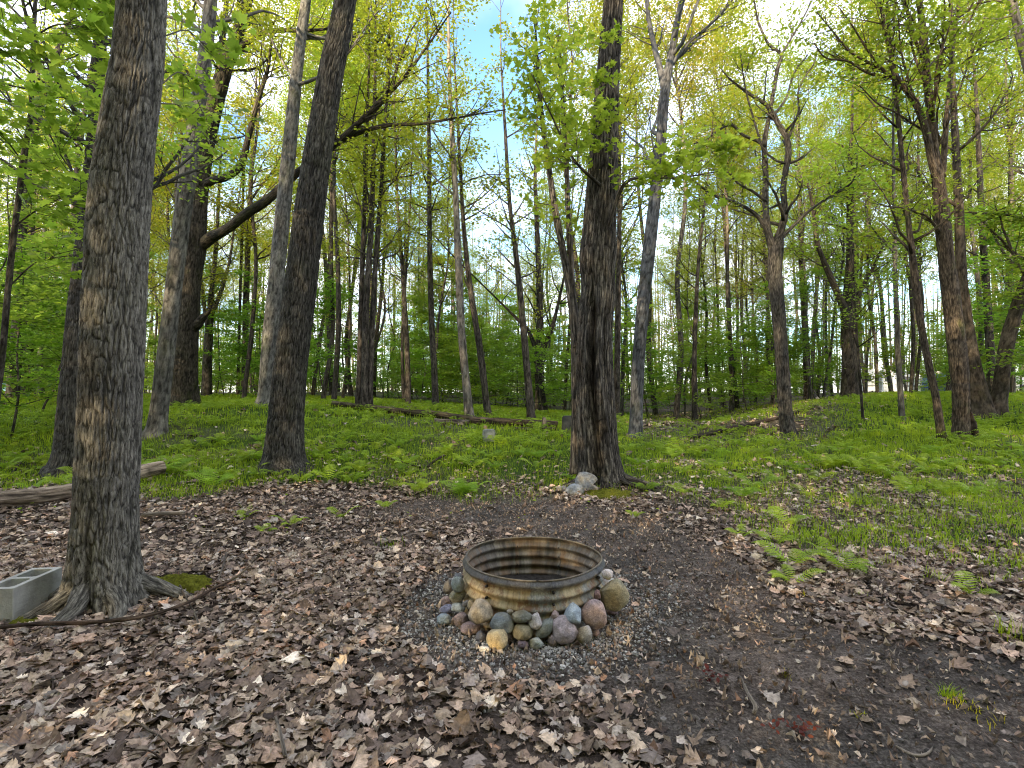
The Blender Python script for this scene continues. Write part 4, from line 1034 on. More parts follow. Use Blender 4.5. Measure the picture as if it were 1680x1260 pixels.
def stone(name, c, dims, label, color, seed, group=None, rot=0.0, ang=0.0, taper=0.0, rough=0.06, cuts=3, rz=None, flat=(0.62, 0.88)):
    """an irregular rounded stone; 'rot' turns its outline in the picture plane, taper narrows its top"""
    rs = np.random.RandomState(seed); V, Fc = ICO4
    V = V.copy(); s = seed * 3.1
    V *= (1 + 0.17 * fbm(V[:, 0] * 0.9 + s, V[:, 1] * 0.9, V[:, 2] * 0.9, seed, 2) + rough * fbm(V[:, 0] * 3 + s, V[:, 1] * 3, V[:, 2] * 3, seed + 4, 3))[:, None]
    for k in range(cuts):                       # flattened faces
        nrm = norm(rs.normal(size=3)); h = rs.uniform(*flat); d = V @ nrm
        V -= np.where(d > h, (d - h) * 0.85, 0)[:, None] * nrm
    if taper: V[:, 0] *= 1 - taper * V[:, 2]; V[:, 1] *= 1 - taper * 0.6 * V[:, 2]
    V = V * (np.asarray(dims) / 2 * 1.05)
    cr, sr = math.cos(rot), math.sin(rot); x, z = V[:, 0].copy(), V[:, 2].copy(); V[:, 0] = x * cr - z * sr; V[:, 2] = x * sr + z * cr
    a = rs.uniform(-0.3, 0.3) if rz is None else rz; x, y = V[:, 0].copy(), V[:, 1].copy(); V[:, 0] = x * math.cos(a) - y * math.sin(a); V[:, 1] = x * math.sin(a) + y * math.cos(a)
    mb = MB(); mb.add(V, [Fc]); o = mb.build(name, STONE); o.location = tuple(c); o.color = color
    return tag(o, label, 'stone', group)


S_ = lambda r, g_, b: tuple(min(1, v * 1.6) for v in (lambda c: [x * 0.65 + 0.35 * sum(c[:3]) / 3 for x in c[:3]])(srgb(r, g_, b))) + (1,)
RSTONES = [  # outline in the enlarged photo (cx, cy, w, h), colour, turn, taper, label
    (1475, 555, 225, 235, (128, 116, 78), 0.1, 0.05, 'largest ring stone, round mossy yellow, at the right side of the fire ring'),
    (1328, 710, 200, 205, (140, 116, 112), 0, 0.0, 'big round speckled mauve stone left of the largest yellow one'),
    (1160, 705, 140, 165, (128, 140, 146), -0.1, 0.4, 'pointed blue grey stone leaning on the steel, beside the speckled mauve one'),
    (1085, 830, 190, 200, (138, 120, 118), 0.35, 0.15, 'large pinkish grey pear-shaped stone in the front row, right of centre'),
    (1240, 862, 120, 145, (142, 132, 116), 0, 0.12, 'smooth tan stone below the pointed blue grey one'),
    (1325, 850, 66, 66, (138, 110, 108), 0, 0, 'small pink stone under the speckled mauve boulder'),
    (928, 822, 95, 165, (100, 104, 94), -0.7, 0.0, 'slanting flat grey green stone left of the pear-shaped one'),
    (858, 762, 108, 122, (158, 146, 138), -0.15, 0.3, 'pale pinkish white pointed stone at the middle against the ring'),
    (750, 727, 155, 92, (98, 98, 82), 0, 0, 'oval dark olive stone lying against the ring at the middle'),
    (757, 846, 158, 132, (122, 110, 74), 0.1, 0.05, 'round olive yellow stone below the oval dark olive one'),
    (590, 777, 185, 160, (94, 100, 98), -0.3, 0.05, 'large smooth slate grey stone in the front row, left of centre'),
    (424, 695, 180, 195, (136, 124, 104), -0.2, 0.12, 'large tan egg-shaped stone standing against the ring at the left'),
    (552, 905, 152, 162, (150, 130, 82), 0, 0.05, 'yellow tan stone standing nearest the camera in the front row'),
    (343, 815, 155, 95, (120, 100, 104), 0.1, 0.1, 'mauve wedge-shaped stone in front of the tan egg-shaped one'),
    (268, 747, 140, 100, (120, 104, 108), 0, 0, 'oval mauve grey stone left of the tan egg-shaped one'),
    (135, 752, 112, 82, (100, 114, 122), 0, 0, 'blue grey stone at the far left tip of the stone ring'),
    (155, 668, 104, 74, (116, 112, 132), 0.1, 0, 'lilac grey flat stone at the left of the ring'),
    (250, 652, 108, 84, (108, 122, 132), -0.1, 0.1, 'blue stone touching the ring, between the lilac one and the egg-shaped one'),
    (425, 882, 74, 82, (84, 82, 86), 0.2, 0, 'small dark grey stone left of the nearest yellow tan one'),
    (150, 608, 84, 72, (140, 116, 110), 0, 0, 'small pinkish stone behind the lilac grey one'),
    (238, 566, 124, 104, (126, 118, 90), 0.5, 0, 'olive tan slanting stone leaning on the left of the ring'),
    (244, 474, 104, 122, (112, 118, 108), 0.1, 0.1, 'greenish grey stone against the left flank of the ring'),
    (170, 502, 72, 112, (110, 100, 84), 0, 0.1, 'brown upright stone, outermost behind the greenish grey one'),
    (760, 948, 86, 64, (98, 82, 92), 0, 0, 'small purple stone in the gravel at the front'),
    (866, 936, 114, 84, (128, 132, 122), 0.1, 0, 'flat pale green grey stone at the front edge in the gravel'),
    (995, 912, 82, 90, (124, 106, 106), 0.1, 0.1, 'small mauve stone beside the pear-shaped one at the front edge'),
    (458, 986, 86, 52, (150, 146, 138), 0, 0, 'small light grey flat stone lying loose in the gravel at front'),
    (655, 892, 44, 62, (112, 92, 82), 0, 0, 'tiny brown stone wedged between the two yellowish front stones'),
    (345, 640, 48, 84, (128, 118, 94), 0, 0, 'tiny tan upright stone behind the egg-shaped one'),
    (1425, 392, 96, 84, (176, 160, 150), 0, 0, 'pale pinkish white stone behind the largest yellow one'),
    (1412, 650, 66, 66, (120, 98, 98), 0, 0, 'small dark mauve stone between the two biggest boulders at right'),
    (1466, 692, 86, 58, (104, 84, 86), 0, 0, 'small dark pink flat stone at the foot of the largest yellow one'),
    (310, 626, 56, 54, (112, 104, 96), 0, 0, 'tiny grey brown stone pressed against the ring at left'),
    (250, 414, 76, 60, (92, 92, 92), 0, 0, 'small dark grey stone, hindmost at the left flank of the ring'),
    (1440, 442, 92, 50, (170, 164, 150), 0, 0, 'thin whitish slab resting on the largest yellow stone'),
    (1012, 712, 58, 66, (148, 122, 116), 0, 0.3, 'small pinkish pointed stone on top of the pear-shaped one'),
    (655, 690, 54, 40, (120, 116, 108), 0, 0, 'small grey chip of stone against the ring at the middle'),
    (1345, 560, 50, 80, (124, 92, 88), 0, 0, 'small reddish stone wedged between ring and largest stone'),
    (985, 760, 50, 60, (104, 98, 90), 0.2, 0.1, 'small dark chip of stone left of the pear-shaped one'),
]
for k, (zx, zy, zw, zh, rgb, rot, tap, lab) in enumerate(RSTONES):
    px, py = 700 + zx / 4.8, 860 + zy / 4.8; w0, h0 = zw / 4.8 / F, zh / 4.8 / F
    best = None
    for d in np.linspace(2.4, 4.4, 500):
        p = at(px, py, d); rho = math.hypot(p[0] - RC[0], p[1] - RC[1]); wm, hm = w0 * d, h0 * d
        dep = 0.5 * (wm + hm) * 0.9
        if p[2] < RC[2] + hm * 0.42: break                     # rests on the ground
        if p[1] < RC[1] + 0.25 and rho < RR + 0.012 + dep * 0.5: break          # touches the steel
        best = (p, wm, hm, dep, d)
    if best is None: continue
    p, wm, hm, dep, d = best
    stone('ring_stone', p, (wm, dep, hm), lab, S_(*rgb), 500 + k, 'stones set around the fire ring', rot, 0, tap, rough=0.075, cuts=6, flat=(0.66, 0.9))
# the rest of the circle at the back, low behind the steel
for k, a in enumerate((20, 48, 75, 100, 128, 152)):
    p = RC + np.array([math.cos(math.radians(a)), math.sin(math.radians(a)), 0]) * (RR + 0.09)
    stone('ring_stone', (p[0], p[1], p[2] + 0.04), (0.15, 0.12, 0.11), 'rounded grey brown stone at the back of the fire ring, hidden by the steel', S_(120, 110, 100), 560 + k, 'stones at the back of the fire ring')

# rocks leaning against the maple
for px, py, w_, h_, rgb, lab, rot, sd_ in (
        (959, 789, 38, 24, (142, 144, 142), 'upper angular grey rock leaning against the scarred maple', -0.08, 601), (941, 802, 36, 22, (158, 162, 162), 'pale grey slab of rock in front of the others at the maple foot', 0.2, 602),
        (972, 803, 22, 13, (166, 158, 138), 'small speckled tan rock right of the pale slab', 0.1, 603), (922, 801, 15, 9, (142, 140, 140), 'smallest grey rock at the left end of the maple rocks', 0.1, 604)):
    d = 6.75 if sd_ != 601 else 6.95
    p = at(px, py, d); p2 = on_ground(px, py + h_ * 0.42, 4)
    if sd_ != 601: d = p2[1]; p = at(px, py, d)
    w2, h2 = w_ / F * d * 1.22, h_ / F * d * 1.25
    stone('rock', p, (w2, max(h2, w2 * 0.6), h2), lab, tuple(v * 0.55 for v in S_(*rgb)[:3]) + (1,), sd_, 'rocks at the foot of the scarred maple', rot, 0, 0, 0.04, 14, flat=(0.45, 0.72))

# ------------------------------------------------------------------ hollow concrete block
def concrete_block():
    p0 = on_ground(21, 1021, 2.4); e = empty('concrete_block', p0, 'grey hollow concrete block with two open cores, left of the rough-barked tree', 'concrete block')
    far = on_ground(83, 990, 2.4); dirv = norm([far[0] - p0[0], far[1] - p0[1], 0]); e.rotation_euler = (0, 0, math.atan2(dirv[1], dirv[0]))
    Lb, Wb, Hb = 0.39, 0.19, 0.20
    import bmesh
    bm = bmesh.new()
    def loop(x0, x1, y0, y1, z, r):
        c = []
        for cx, cy, a0 in ((x1 - r, y1 - r, 0), (x0 + r, y1 - r, 90), (x0 + r, y0 + r, 180), (x1 - r, y0 + r, 270)):
            for a in (0, 45, 90): c.append(bm.verts.new((cx + r * math.cos(math.radians(a0 + a)), cy + r * math.sin(math.radians(a0 + a)), z)))
        return c
    rings = []
    for z in (-0.01, Hb):
        rings.append((loop(0, Lb, 0, Wb, z, 0.006), loop(0.032, 0.18, 0.032, Wb - 0.032, z, 0.02), loop(0.21, Lb - 0.032, 0.032, Wb - 0.032, z, 0.02)))
    for s in range(3):
        a, b_ = rings[0][s], rings[1][s]
        for i in range(12):
            j = (i + 1) % 12; f = (a[i], a[j], b_[j], b_[i]); bm.faces.new(f if s == 0 else f[::-1])
    for z in (0, 1):
        ed = []
        for lp in rings[z]:
            for i in range(12):
                ee = bm.edges.get((lp[i], lp[(i + 1) % 12])); ed.append(ee)
        bmesh.ops.triangle_fill(bm, use_beauty=True, edges=ed)
    bmesh.ops.recalc_face_normals(bm, faces=bm.faces)
    me = bpy.data.meshes.new('block_body'); bm.to_mesh(me); bm.free()
    me.materials.append(mat_plain('rough_concrete', (0.40, 0.40, 0.38, 1), 0.95, 0, 9, 0.3, 0.15, 0.9))
    o = bpy.data.objects.new('block_body', me); COL.objects.link(o); o.parent = e
    bv = o.modifiers.new('edge', 'BEVEL'); bv.width = 0.003; bv.segments = 2; bv.limit_method = 'ANGLE'
    # the block lies to the left of its sunward long face
    return e
concrete_block()

# ------------------------------------------------------------------ fallen logs, sticks
def log(name, label, rows, bark, group=None, nseg=26, cat='log', seed=0, lift=0.4, amp=0.012, color=(1, 1, 1, 1)):
    """rows: (px, py of the underside, width px); lies on the ground"""
    C = []
    for px, py, w_ in rows:
        p = on_ground(px, py, 1.7); r = w_ / F * p[1] / 2; C.append([p[0], p[1], p[2] + r * (2 * lift), r])
    S = spline(C, 0.05); mb = MB(); mb.tube(S[:, :3], S[:, 3], nseg, bark_disp(amp, 0.05, lump=0.14, seed=seed, stretch=8))
    o = mb.build(name, bark, origin=S[0, :3], color=color); return tag(o, label, cat, group)


log('fallen_log', 'pale barkless log lying behind the rough-barked tree at the left', [(-60, 852, 29), (0, 840, 27), (60, 832, 24), (120, 822, 23), (180, 806, 23), (230, 793, 23), (266, 783, 21)], WOOD, seed=1, lift=0.75, color=(1.7, 1.6, 1.5, 1))
log('fallen_log', 'long mossy log, upper one of the fallen logs beyond the meadow', [(545, 668, 9), (600, 674, 10), (650, 681, 11), (710, 688, 12), (760, 693, 11), (800, 697, 11)], WOOD_DARK, 'fallen logs beyond the meadow', 16, seed=2, color=(1.3, 1.4, 1.1, 1), lift=0.6)
log('fallen_log', 'thick brown log at the right end of the fallen logs beyond the meadow', [(770, 697, 11), (810, 699, 12), (860, 701, 12), (914, 703, 11)], WOOD_DARK, 'fallen logs beyond the meadow', 18, seed=3, color=(2.0, 1.8, 1.6, 1), lift=0.6)
log('fallen_log', 'pale split log lying in front of the mossy one beyond the meadow', [(712, 696, 8), (750, 697, 8), (785, 697, 7)], WOOD, 'fallen logs beyond the meadow', 16, seed=4, lift=0.6)
log('fallen_log', 'thin dark log, lowest at the right end of the fallen logs', [(845, 706, 6), (880, 707, 6), (912, 707, 6)], WOOD_DARK, 'fallen logs beyond the meadow', 14, seed=5, color=(1.5, 1.5, 1.4, 1))
log('fallen_log', 'long dark rotten log running up the hollow behind the crooked tree', [(1128, 722, 5), (1170, 715, 6), (1200, 709, 8), (1240, 699, 6), (1285, 687, 5), (1318, 676, 4), (1336, 670, 4)], WOOD_DARK, seed=6, lift=0.7)
log('fallen_branch', 'thin dark branch lying in the hollow left of the long rotten log', [(1062, 699, 4), (1085, 697, 4), (1106, 697, 3)], WOOD_DARK, None, 10, 'branch', 7, 0.6)
STK = dict(nseg=8, cat='stick', amp=0.002)
log('long_stick', 'long thin stick curving across the leaves in front of the rough-barked tree', [(-20, 1048, 6), (60, 1043, 7), (140, 1040, 7), (210, 1034, 7), (262, 1020, 6), (310, 1000, 5), (350, 978, 5), (390, 955, 4), (420, 925, 3), (432, 905, 2)], WOOD_DARK, seed=8, lift=2.4, color=(1.6, 1.4, 1.3, 1), **STK)
log('stick', 'short straight stick right of the rough-barked tree', [(232, 858, 7), (265, 856, 7), (303, 852, 6)], WOOD, seed=9, lift=1.6, **STK)
log('stick', 'dark fallen branch forming the left arm of a V in the meadow edge', [(637, 756, 4), (660, 763, 3.5), (690, 772, 3)], WOOD_DARK, seed=10, lift=1.2, **STK)
log('stick', 'dark fallen branch forming the right arm of a V in the meadow edge', [(702, 772, 3), (715, 762, 4), (730, 754, 4)], WOOD_DARK, seed=11, lift=1.6, **STK)
log('stick', 'forked pale twig on the moss beside the rough-barked tree', [(352, 975, 3), (362, 950, 2.5), (370, 925, 3), (371, 915, 2)], WOOD, seed=12, lift=3.5, **STK)
log('stick', 'pale thin twig in the leaves right of the root spurs', [(295, 972, 3), (310, 1000, 3), (322, 1025, 3), (330, 1045, 2)], WOOD, seed=13, lift=3.5, **STK)
log('stick', 'short broken branch in the leaves at the lower right, beside the red seedlings', [(1215, 1122, 5), (1228, 1150, 6), (1240, 1172, 7), (1236, 1178, 5)], WOOD, seed=14, lift=1.5, **STK)
log('stick', 'curved twig lying on bare soil at the bottom right', [(1470, 1230, 4), (1500, 1245, 5), (1522, 1244, 4), (1530, 1232, 3)], WOOD, seed=15, lift=0.9, **STK)
log('stick', 'thin stick at the bottom edge left of centre', [(452, 1190, 4), (460, 1225, 5), (468, 1262, 6)], WOOD, seed=16, lift=3.2, **STK)
log('stick', 'thin dark twig among the leaves at the lower left', [(215, 1190, 3), (245, 1212, 3), (262, 1222, 3), (285, 1245, 2)], WOOD_DARK, seed=17, lift=4.0, **STK)
log('stick', 'thin twig on the bare soil right of the fire ring', [(1268, 1053, 3), (1300, 1054, 3), (1330, 1050, 2)], WOOD, seed=18, lift=1.2, **STK)
log('stick', 'dark twig at the left edge leaning out of the grass', [(0, 805, 3), (12, 790, 3), (40, 758, 2)], WOOD_DARK, seed=19, lift=1.5, **STK)
log('stick', 'thin dark twig in the meadow between the column-like trunk and the V of branches', [(518, 735, 2), (535, 742, 2), (560, 741, 2)], WOOD_DARK, seed=20, lift=2.5, **STK)

# thin twigs lying about
rs = np.random.RandomState(71)
for k in range(46):
    y = rs.uniform(1.7, 6.0); x = rs.uniform(-1.0, 0.9) * y; a = rs.uniform(0, PI); ln = rs.uniform(0.12, 0.42)
    if math.hypot(x - RC[0], y - RC[1]) < 0.85 or math.hypot(x - HERO_XY[0][0], y - HERO_XY[0][1]) < 0.6: continue
    C = []
    for f in np.linspace(-0.5, 0.5, 5):
        q = np.array([x + math.cos(a) * f * ln + rs.normal() * 0.008, y + math.sin(a) * f * ln + rs.normal() * 0.008]); C.append([*q, ground_z(*q) + rs.uniform(0.018, 0.04) * (1 if masks(q[:1], q[1:])[2][0] < 0.5 else 0.35), rs.uniform(0.002, 0.0045) * (1.1 - 0.7 * (f + 0.5))])
    C = np.array(C); S = spline(C, 0.02); mb = MB(); mb.tube(S[:, :3], S[:, 3], 6)
    b0 = C[2]; dd = norm(C[3] - C[1])[:3]; e_ = b0[:3] + np.array([-dd[1], dd[0], 0.1]) * ln * 0.22 + dd * ln * 0.15; mb.tube([b0[:3], (b0[:3] + e_) / 2 + [0, 0, 0.004], e_], [b0[3] * 0.7, b0[3] * 0.5, 0.001], 5)
    side = 'left' if x < RC[0] else 'right'
    tag(mb.build('twig', WOOD_DARK if k % 3 else WOOD, origin=C[0, :3], color=(1.5, 1.4, 1.3, 1)), f'thin dry twig lying on the ground {side} of the fire ring', 'twig', f'twigs scattered on the ground {side} of the fire ring')

# small stump, stone block and box in the meadow
def low_solid(name, label, cat, px, py, w_, h_, d, mat, seed, nseg=10, top=0.85, color=(1, 1, 1, 1)):
    p = at(px, py, d); p[2] = ground_z(p[0], p[1]); W2, H2 = w_ / F * d, h_ / F * d; mb = MB()
    mb.tube([p + [0, 0, -0.1], p + [0, 0, H2 * 0.3], p + [0, 0, H2 * 0.92], p + [0.01, 0, H2]], [W2 / 2 * 1.1, W2 / 2, W2 / 2 * top, W2 / 2 * top * 0.8], nseg, bark_disp(0.006, 0.05, lump=0.12, seed=seed))
    return tag(mb.build(name, mat, origin=p, color=color), label, cat)
low_solid('stump', 'short pale broken stump standing at the right end of the fallen logs', 'stump', 893, 704, 9, 20, 12.8, WOOD, 31, 14)
def boxy(name, label, cat, px, py, w_, h_, d, mat, depth, rz, bev=0.02):
    import bmesh
    p = at(px, py, d); p[2] = ground_z(p[0], p[1]); bm = bmesh.new(); bmesh.ops.create_cube(bm, size=1)
    W2, H2 = w_ / F * d, h_ / F * d
    for v in bm.verts: v.co.x *= W2 * (1 - 0.06 * (v.co.z > 0)); v.co.y *= depth; v.co.z = (v.co.z + 0.5) * (H2 + 0.05) - 0.05 + 0.02 * v.co.x
    bmesh.ops.bevel(bm, geom=bm.edges[:], offset=bev, segments=2, affect='EDGES')
    me = bpy.data.meshes.new(name); bm.to_mesh(me); bm.free(); me.materials.append(mat)
    o = bpy.data.objects.new(name, me); COL.objects.link(o); o.location = tuple(p); o.rotation_euler = (0, 0, rz); return tag(o, label, cat)
boxy('stone_block', 'small pale grey block of stone in the meadow below the fallen logs', 'stone block', 802, 716, 20, 19, 10.9, mat_plain('pale_block', (0.26, 0.27, 0.25, 1), 0.9, 0, 12, 0.4), 0.22, 0.2)
boxy('wooden_box', 'dark square wooden block half hidden behind the scarred maple', 'block', 932, 709, 18, 27, 12.3, mat_plain('dark_weathered_block', (0.06, 0.06, 0.055, 1), 0.9, 0, 9, 0.5), 0.3, -0.25)
t = Tree('split_stump', 'dark split stump with pale torn wood right against the fanned-out tall tree', 'stump', 91)
t.stem([(1597, 716, 20), (1595, 695, 15), (1592, 680, 9), (1590, 668, 3)], 10.9, 0.03, 16, None, bark_disp(0.02, 0.05, lump=0.2, seed=33)); t.done(WOOD_DARK, LEAF_UNDER, (1.3, 1.2, 1.1, 1))

# ------------------------------------------------------------------ leaf litter, crumbs and gravel
LEAFW = [np.array([0.02, 0.22, 0.40, 0.26, 0.50, 0.30, 0.42, 0.18, 0.0]),      # oak-like
         np.array([0.03, 0.42, 0.30, 0.62, 0.34, 0.46, 0.22, 0.16, 0.0]),      # maple-like
         np.array([0.01, 0.18, 0.30, 0.36, 0.37, 0.34, 0.26, 0.14, 0.0]),      # plain oval
         np.array([0.02, 0.30, 0.24, 0.44, 0.28, 0.56, 0.36, 0.30, 0.06])]
DRY = np.array([(0.35, 0.27, 0.20), (0.265, 0.195, 0.145), (0.41, 0.33, 0.255), (0.20, 0.145, 0.115), (0.32, 0.225, 0.17), (0.12, 0.088, 0.073), (0.30, 0.255, 0.22), (0.50, 0.43, 0.35), (0.34, 0.20, 0.13), (0.24, 0.195, 0.17)])
PW = np.array([0.15, 0.18, 0.09, 0.17, 0.10, 0.12, 0.09, 0.03, 0.02, 0.05])


def litter(mb, X, Y, size, rs, lift, curl, K=9, tone=1.0):
    n = len(X)
    if not n: return
    Z = height(X, Y); ts = np.linspace(0, 1, K); wv = np.stack([np.interp(ts, np.linspace(0, 1, 9), w) for w in LEAFW])
    W = wv[rs.randint(4, size=n)] * rs.uniform(0.75, 1.25, (n, 1))
    S = size * np.clip(rs.lognormal(0, 0.32, n), 0.4, 1.9)
    side = np.array([-1.0, 0, 1.0])
    asym = 1 + rs.normal(size=(n, K, 3)) * 0.14
    x = side[None, None] * W[:, :, None] * S[:, None, None] * asym
    y = np.repeat(((ts - 0.5)[None, :] * S[:, None])[:, :, None], 3, 2) + (np.abs(side)[None, None] * 0.10 * S[:, None, None])
    c1 = rs.normal(0.35, 0.75, n)[:, None, None] * curl; c2 = rs.normal(0.15, 0.75, n)[:, None, None] * curl; c3 = rs.normal(0, 1.1, n)[:, None, None] * curl
    s_ = S[:, None, None]
    z = c1 * np.abs(x) + c2 * (y * y) * 2.2 / s_ + c3 * x * y * 1.8 / s_ + s_ * 0.045 * rs.normal(size=(n, K, 3)) * curl
    P = np.stack([x, y, z], -1)
    hd = rs.uniform(0, 2 * PI, n); nz = rs.normal(size=(n, 3)) * np.array([0.2, 0.2, 0]) ; nz[:, 2] = 1; nz /= np.linalg.norm(nz, axis=1, keepdims=True)
    h = np.stack([np.cos(hd), np.sin(hd), 0 * hd], -1); h -= nz * (h * nz).sum(1, keepdims=True); h /= np.linalg.norm(h, axis=1, keepdims=True); sd = np.cross(h, nz)
    V = P[..., 0:1] * sd[:, None, None] + P[..., 1:2] * h[:, None, None] + P[..., 2:3] * nz[:, None, None]
    lowest = V[..., 2].min((1, 2)); lf = np.abs(rs.normal(0, 1, n)) * lift + 0.004
    V += np.stack([X, Y, Z + lf - np.minimum(lowest, 0) * 0.55], -1)[:, None, None]
    ci = rs.choice(len(DRY), n, p=PW / PW.sum()); c = DRY[ci] * np.clip(rs.lognormal(0.1, 0.42, (n, 1)), 0.35, 2.1) * tone
    c = np.repeat(c, K * 3, 0) * np.tile(np.array([0.92, 1.1, 0.92]), n * K)[:, None]
    b0 = (np.arange(n) * K * 3)[:, None, None]; i = np.arange(K - 1)[None, :, None] * 3; j = np.arange(2)[None, None]
    a = b0 + i + j; q = np.stack([a, a + 1, a + 4, a + 3], -1).reshape(-1, 4)
    mb.add(V.reshape(-1, 3), [q], col=c)


def scatter(rs, n, ymin, ymax, k=1.12, pad=0.6, p=1.0):
    Y = np.sqrt(ymin ** 2 + (ymax ** 2 - ymin ** 2) * rs.rand(n)); X = rs.uniform(-1, 1, n) * (k * Y + pad); return X, Y


def clear_of(X, Y, ring=0.47):
    ok = np.hypot(X - RC[0], Y - RC[1]) > ring
    for b, r in ((HERO_XY[0], 0.19),): ok &= np.hypot(X - b[0], Y - b[1]) > r
    for px_, py_, q_ in ((290, 962, 0.24), (46, 1018, 0.12), (40, 1022, 0.1), (62, 1005, 0.1)):
        m_ = on_ground(px_, py_, 1.7); ok &= np.hypot(X - m_[0], Y - m_[1]) > q_
    ok &= ~((np.hypot(X - MAPLE_BASE[0], Y - MAPLE_BASE[1]) < 0.3))
    return ok


def clump(x, y): return np.clip(0.62 + 0.75 * fbm(x * 1.5, y * 1.5, 0, 77, 3), 0.08, 1.0)


rs = np.random.RandomState(45); mb = MB()
X, Y = scatter(rs, 50000, 0.9, 4.6); l, gr, so_ = masks(X, Y); rho = np.hypot(X - RC[0], Y - RC[1])
keep = (rs.rand(len(X)) < np.clip(l * 1.15 * clump(X, Y) + 0.005, 0, 1)) & clear_of(X, Y, 0.56) & ((rho > 0.85) | (rs.rand(len(X)) < 0.10))
litter(mb, X[keep], Y[keep], 0.049, rs, 0.009, 0.36)
X, Y = scatter(rs, 40000, 4.4, 9.5); l, gr, so_ = masks(X, Y)
keep = (rs.rand(len(X)) < np.clip(l * clump(X, Y) * (1 - 0.35 * gr) + 0.008, 0, 1)) & clear_of(X, Y, 0.6)
litter(mb, X[keep], Y[keep], 0.058, rs, 0.009, 0.38, 7)
X, Y = scatter(rs, 42000, 9, 26); l, gr, so_ = masks(X, Y)
keep = (rs.rand(len(X)) < l * clump(X, Y) * (1 - 0.6 * gr))
litter(mb, X[keep], Y[keep], 0.095, rs, 0.012, 0.5, 5)
o = mb.build('leaf_litter', LITTER, smooth=False); tag(o, 'dry brown oak and maple leaves covering the forest floor', 'leaf litter', kind='stuff')

# shredded leaf bits and crumbs of soil between
rs = np.random.RandomState(46); mb = MB()
X, Y = scatter(rs, 42000, 0.9, 7.0); keep = clear_of(X, Y, 0.5); X, Y = X[keep], Y[keep]
litter(mb, X, Y, 0.021, rs, 0.005, 1.2, 3, 0.85)
o = mb.build('soil_debris', LITTER, smooth=False); tag(o, 'shredded leaf bits strewn on the dark bare soil', 'debris', kind='stuff')

rs = np.random.RandomState(47); mb = MB(); V0, F0 = ICO1; n = 9000
a = rs.uniform(0, 2 * PI, n); r = 0.46 + np.abs(rs.normal(0, 0.27, n)) * (1 + 0.25 * np.sin(a * 2 + 1)); X = RC[0] + r * np.cos(a); Y = RC[1] + r * np.sin(a) * 1.0
k_ = (r < 1.25) & (np.sin(a) < 0.75) | (r < 0.7); X, Y = X[k_], Y[k_]; n = len(X)
S = np.clip(rs.lognormal(math.log(0.0062), 0.35, n), 0.003, 0.014); Z = height(X, Y) + S * 0.35
D = 1 + rs.normal(size=(n, len(V0), 1)) * 0.18
V = V0[None] * D * (S[:, None] * rs.uniform(0.7, 1.25, (n, 3)))[:, None] + np.stack([X, Y, Z], -1)[:, None]
gc = np.array([(0.34, 0.33, 0.31), (0.22, 0.21, 0.20), (0.50, 0.48, 0.45), (0.13, 0.125, 0.12), (0.30, 0.25, 0.21)])[rs.choice(5, n, p=[0.3, 0.25, 0.15, 0.2, 0.1])] * rs.uniform(0.7, 1.2, (n, 1))
f = (F0[None] + (np.arange(n) * len(V0))[:, None, None]).reshape(-1, 3)
mb.add(V.reshape(-1, 3), [f], col=np.repeat(gc, len(V0), 0))
o = mb.build('gravel', GRIT, smooth=False); tag(o, 'fine pale gravel spread around the fire ring stones', 'gravel', kind='stuff')

rs = np.random.RandomState(48); mb = MB(); X, Y = scatter(rs, 22000, 0.9, 6.5); n = len(X); kk = clear_of(X, Y, 0.5); X, Y = X[kk], Y[kk]; n = len(X)
S = np.clip(rs.lognormal(math.log(0.0045), 0.5, n), 0.002, 0.016); Z = height(X, Y) + S * 0.2
V = V0[None] * (1 + rs.normal(size=(n, len(V0), 1)) * 0.2) * (S[:, None] * rs.uniform(0.7, 1.3, (n, 3)))[:, None] + np.stack([X, Y, Z], -1)[:, None]
gc = np.array([0.10, 0.09, 0.083])[None] * rs.uniform(0.3, 2.2, (n, 1)); f = (F0[None] + (np.arange(n) * len(V0))[:, None, None]).reshape(-1, 3)
mb.add(V.reshape(-1, 3), [f], col=np.repeat(gc, len(V0), 0))
o = mb.build('soil_crumbs', GRIT, smooth=False); tag(o, 'small dark crumbs of soil and grit on the bare ground', 'soil', kind='stuff')

# ------------------------------------------------------------------ grass
def blades(mb, X, Y, Hh, wd, rs, bend=0.5):
    n = len(X); Z = height(X, Y); a = rs.uniform(0, 2 * PI, n); H = Hh * rs.uniform(0.5, 1.3, n); b = rs.uniform(0.1, 1.0, n) * bend
    d = np.stack([np.cos(a), np.sin(a), 0 * a], -1); s = np.stack([-np.sin(a), np.cos(a), 0 * a], -1); ts = np.array([0, 0.35, 0.7, 1.0]); w = np.array([0.8, 1.0, 0.7, 0.0])
    base = np.stack([X, Y, Z - 0.01], -1); rows = []
    for t, ww in zip(ts, w):
        c = base + d * (H * b * t * t)[:, None]; c[:, 2] += H * t * (1 - 0.35 * b * t)
        if ww > 0: rows += [c - s * (wd * ww / 2), c + s * (wd * ww / 2)]
        else: rows += [c]
    V = np.stack(rows, 1); o = (np.arange(n) * 7)[:, None]
    q = np.concatenate([o + np.array([[0, 1, 3, 2]]), o + np.array([[2, 3, 5, 4]])]); tr = o + np.array([[4, 5, 6]])
    mb.add(V.reshape(-1, 3), [q, tr], col=np.repeat(np.stack([rs.rand(n)] * 3, -1), 7, 0))


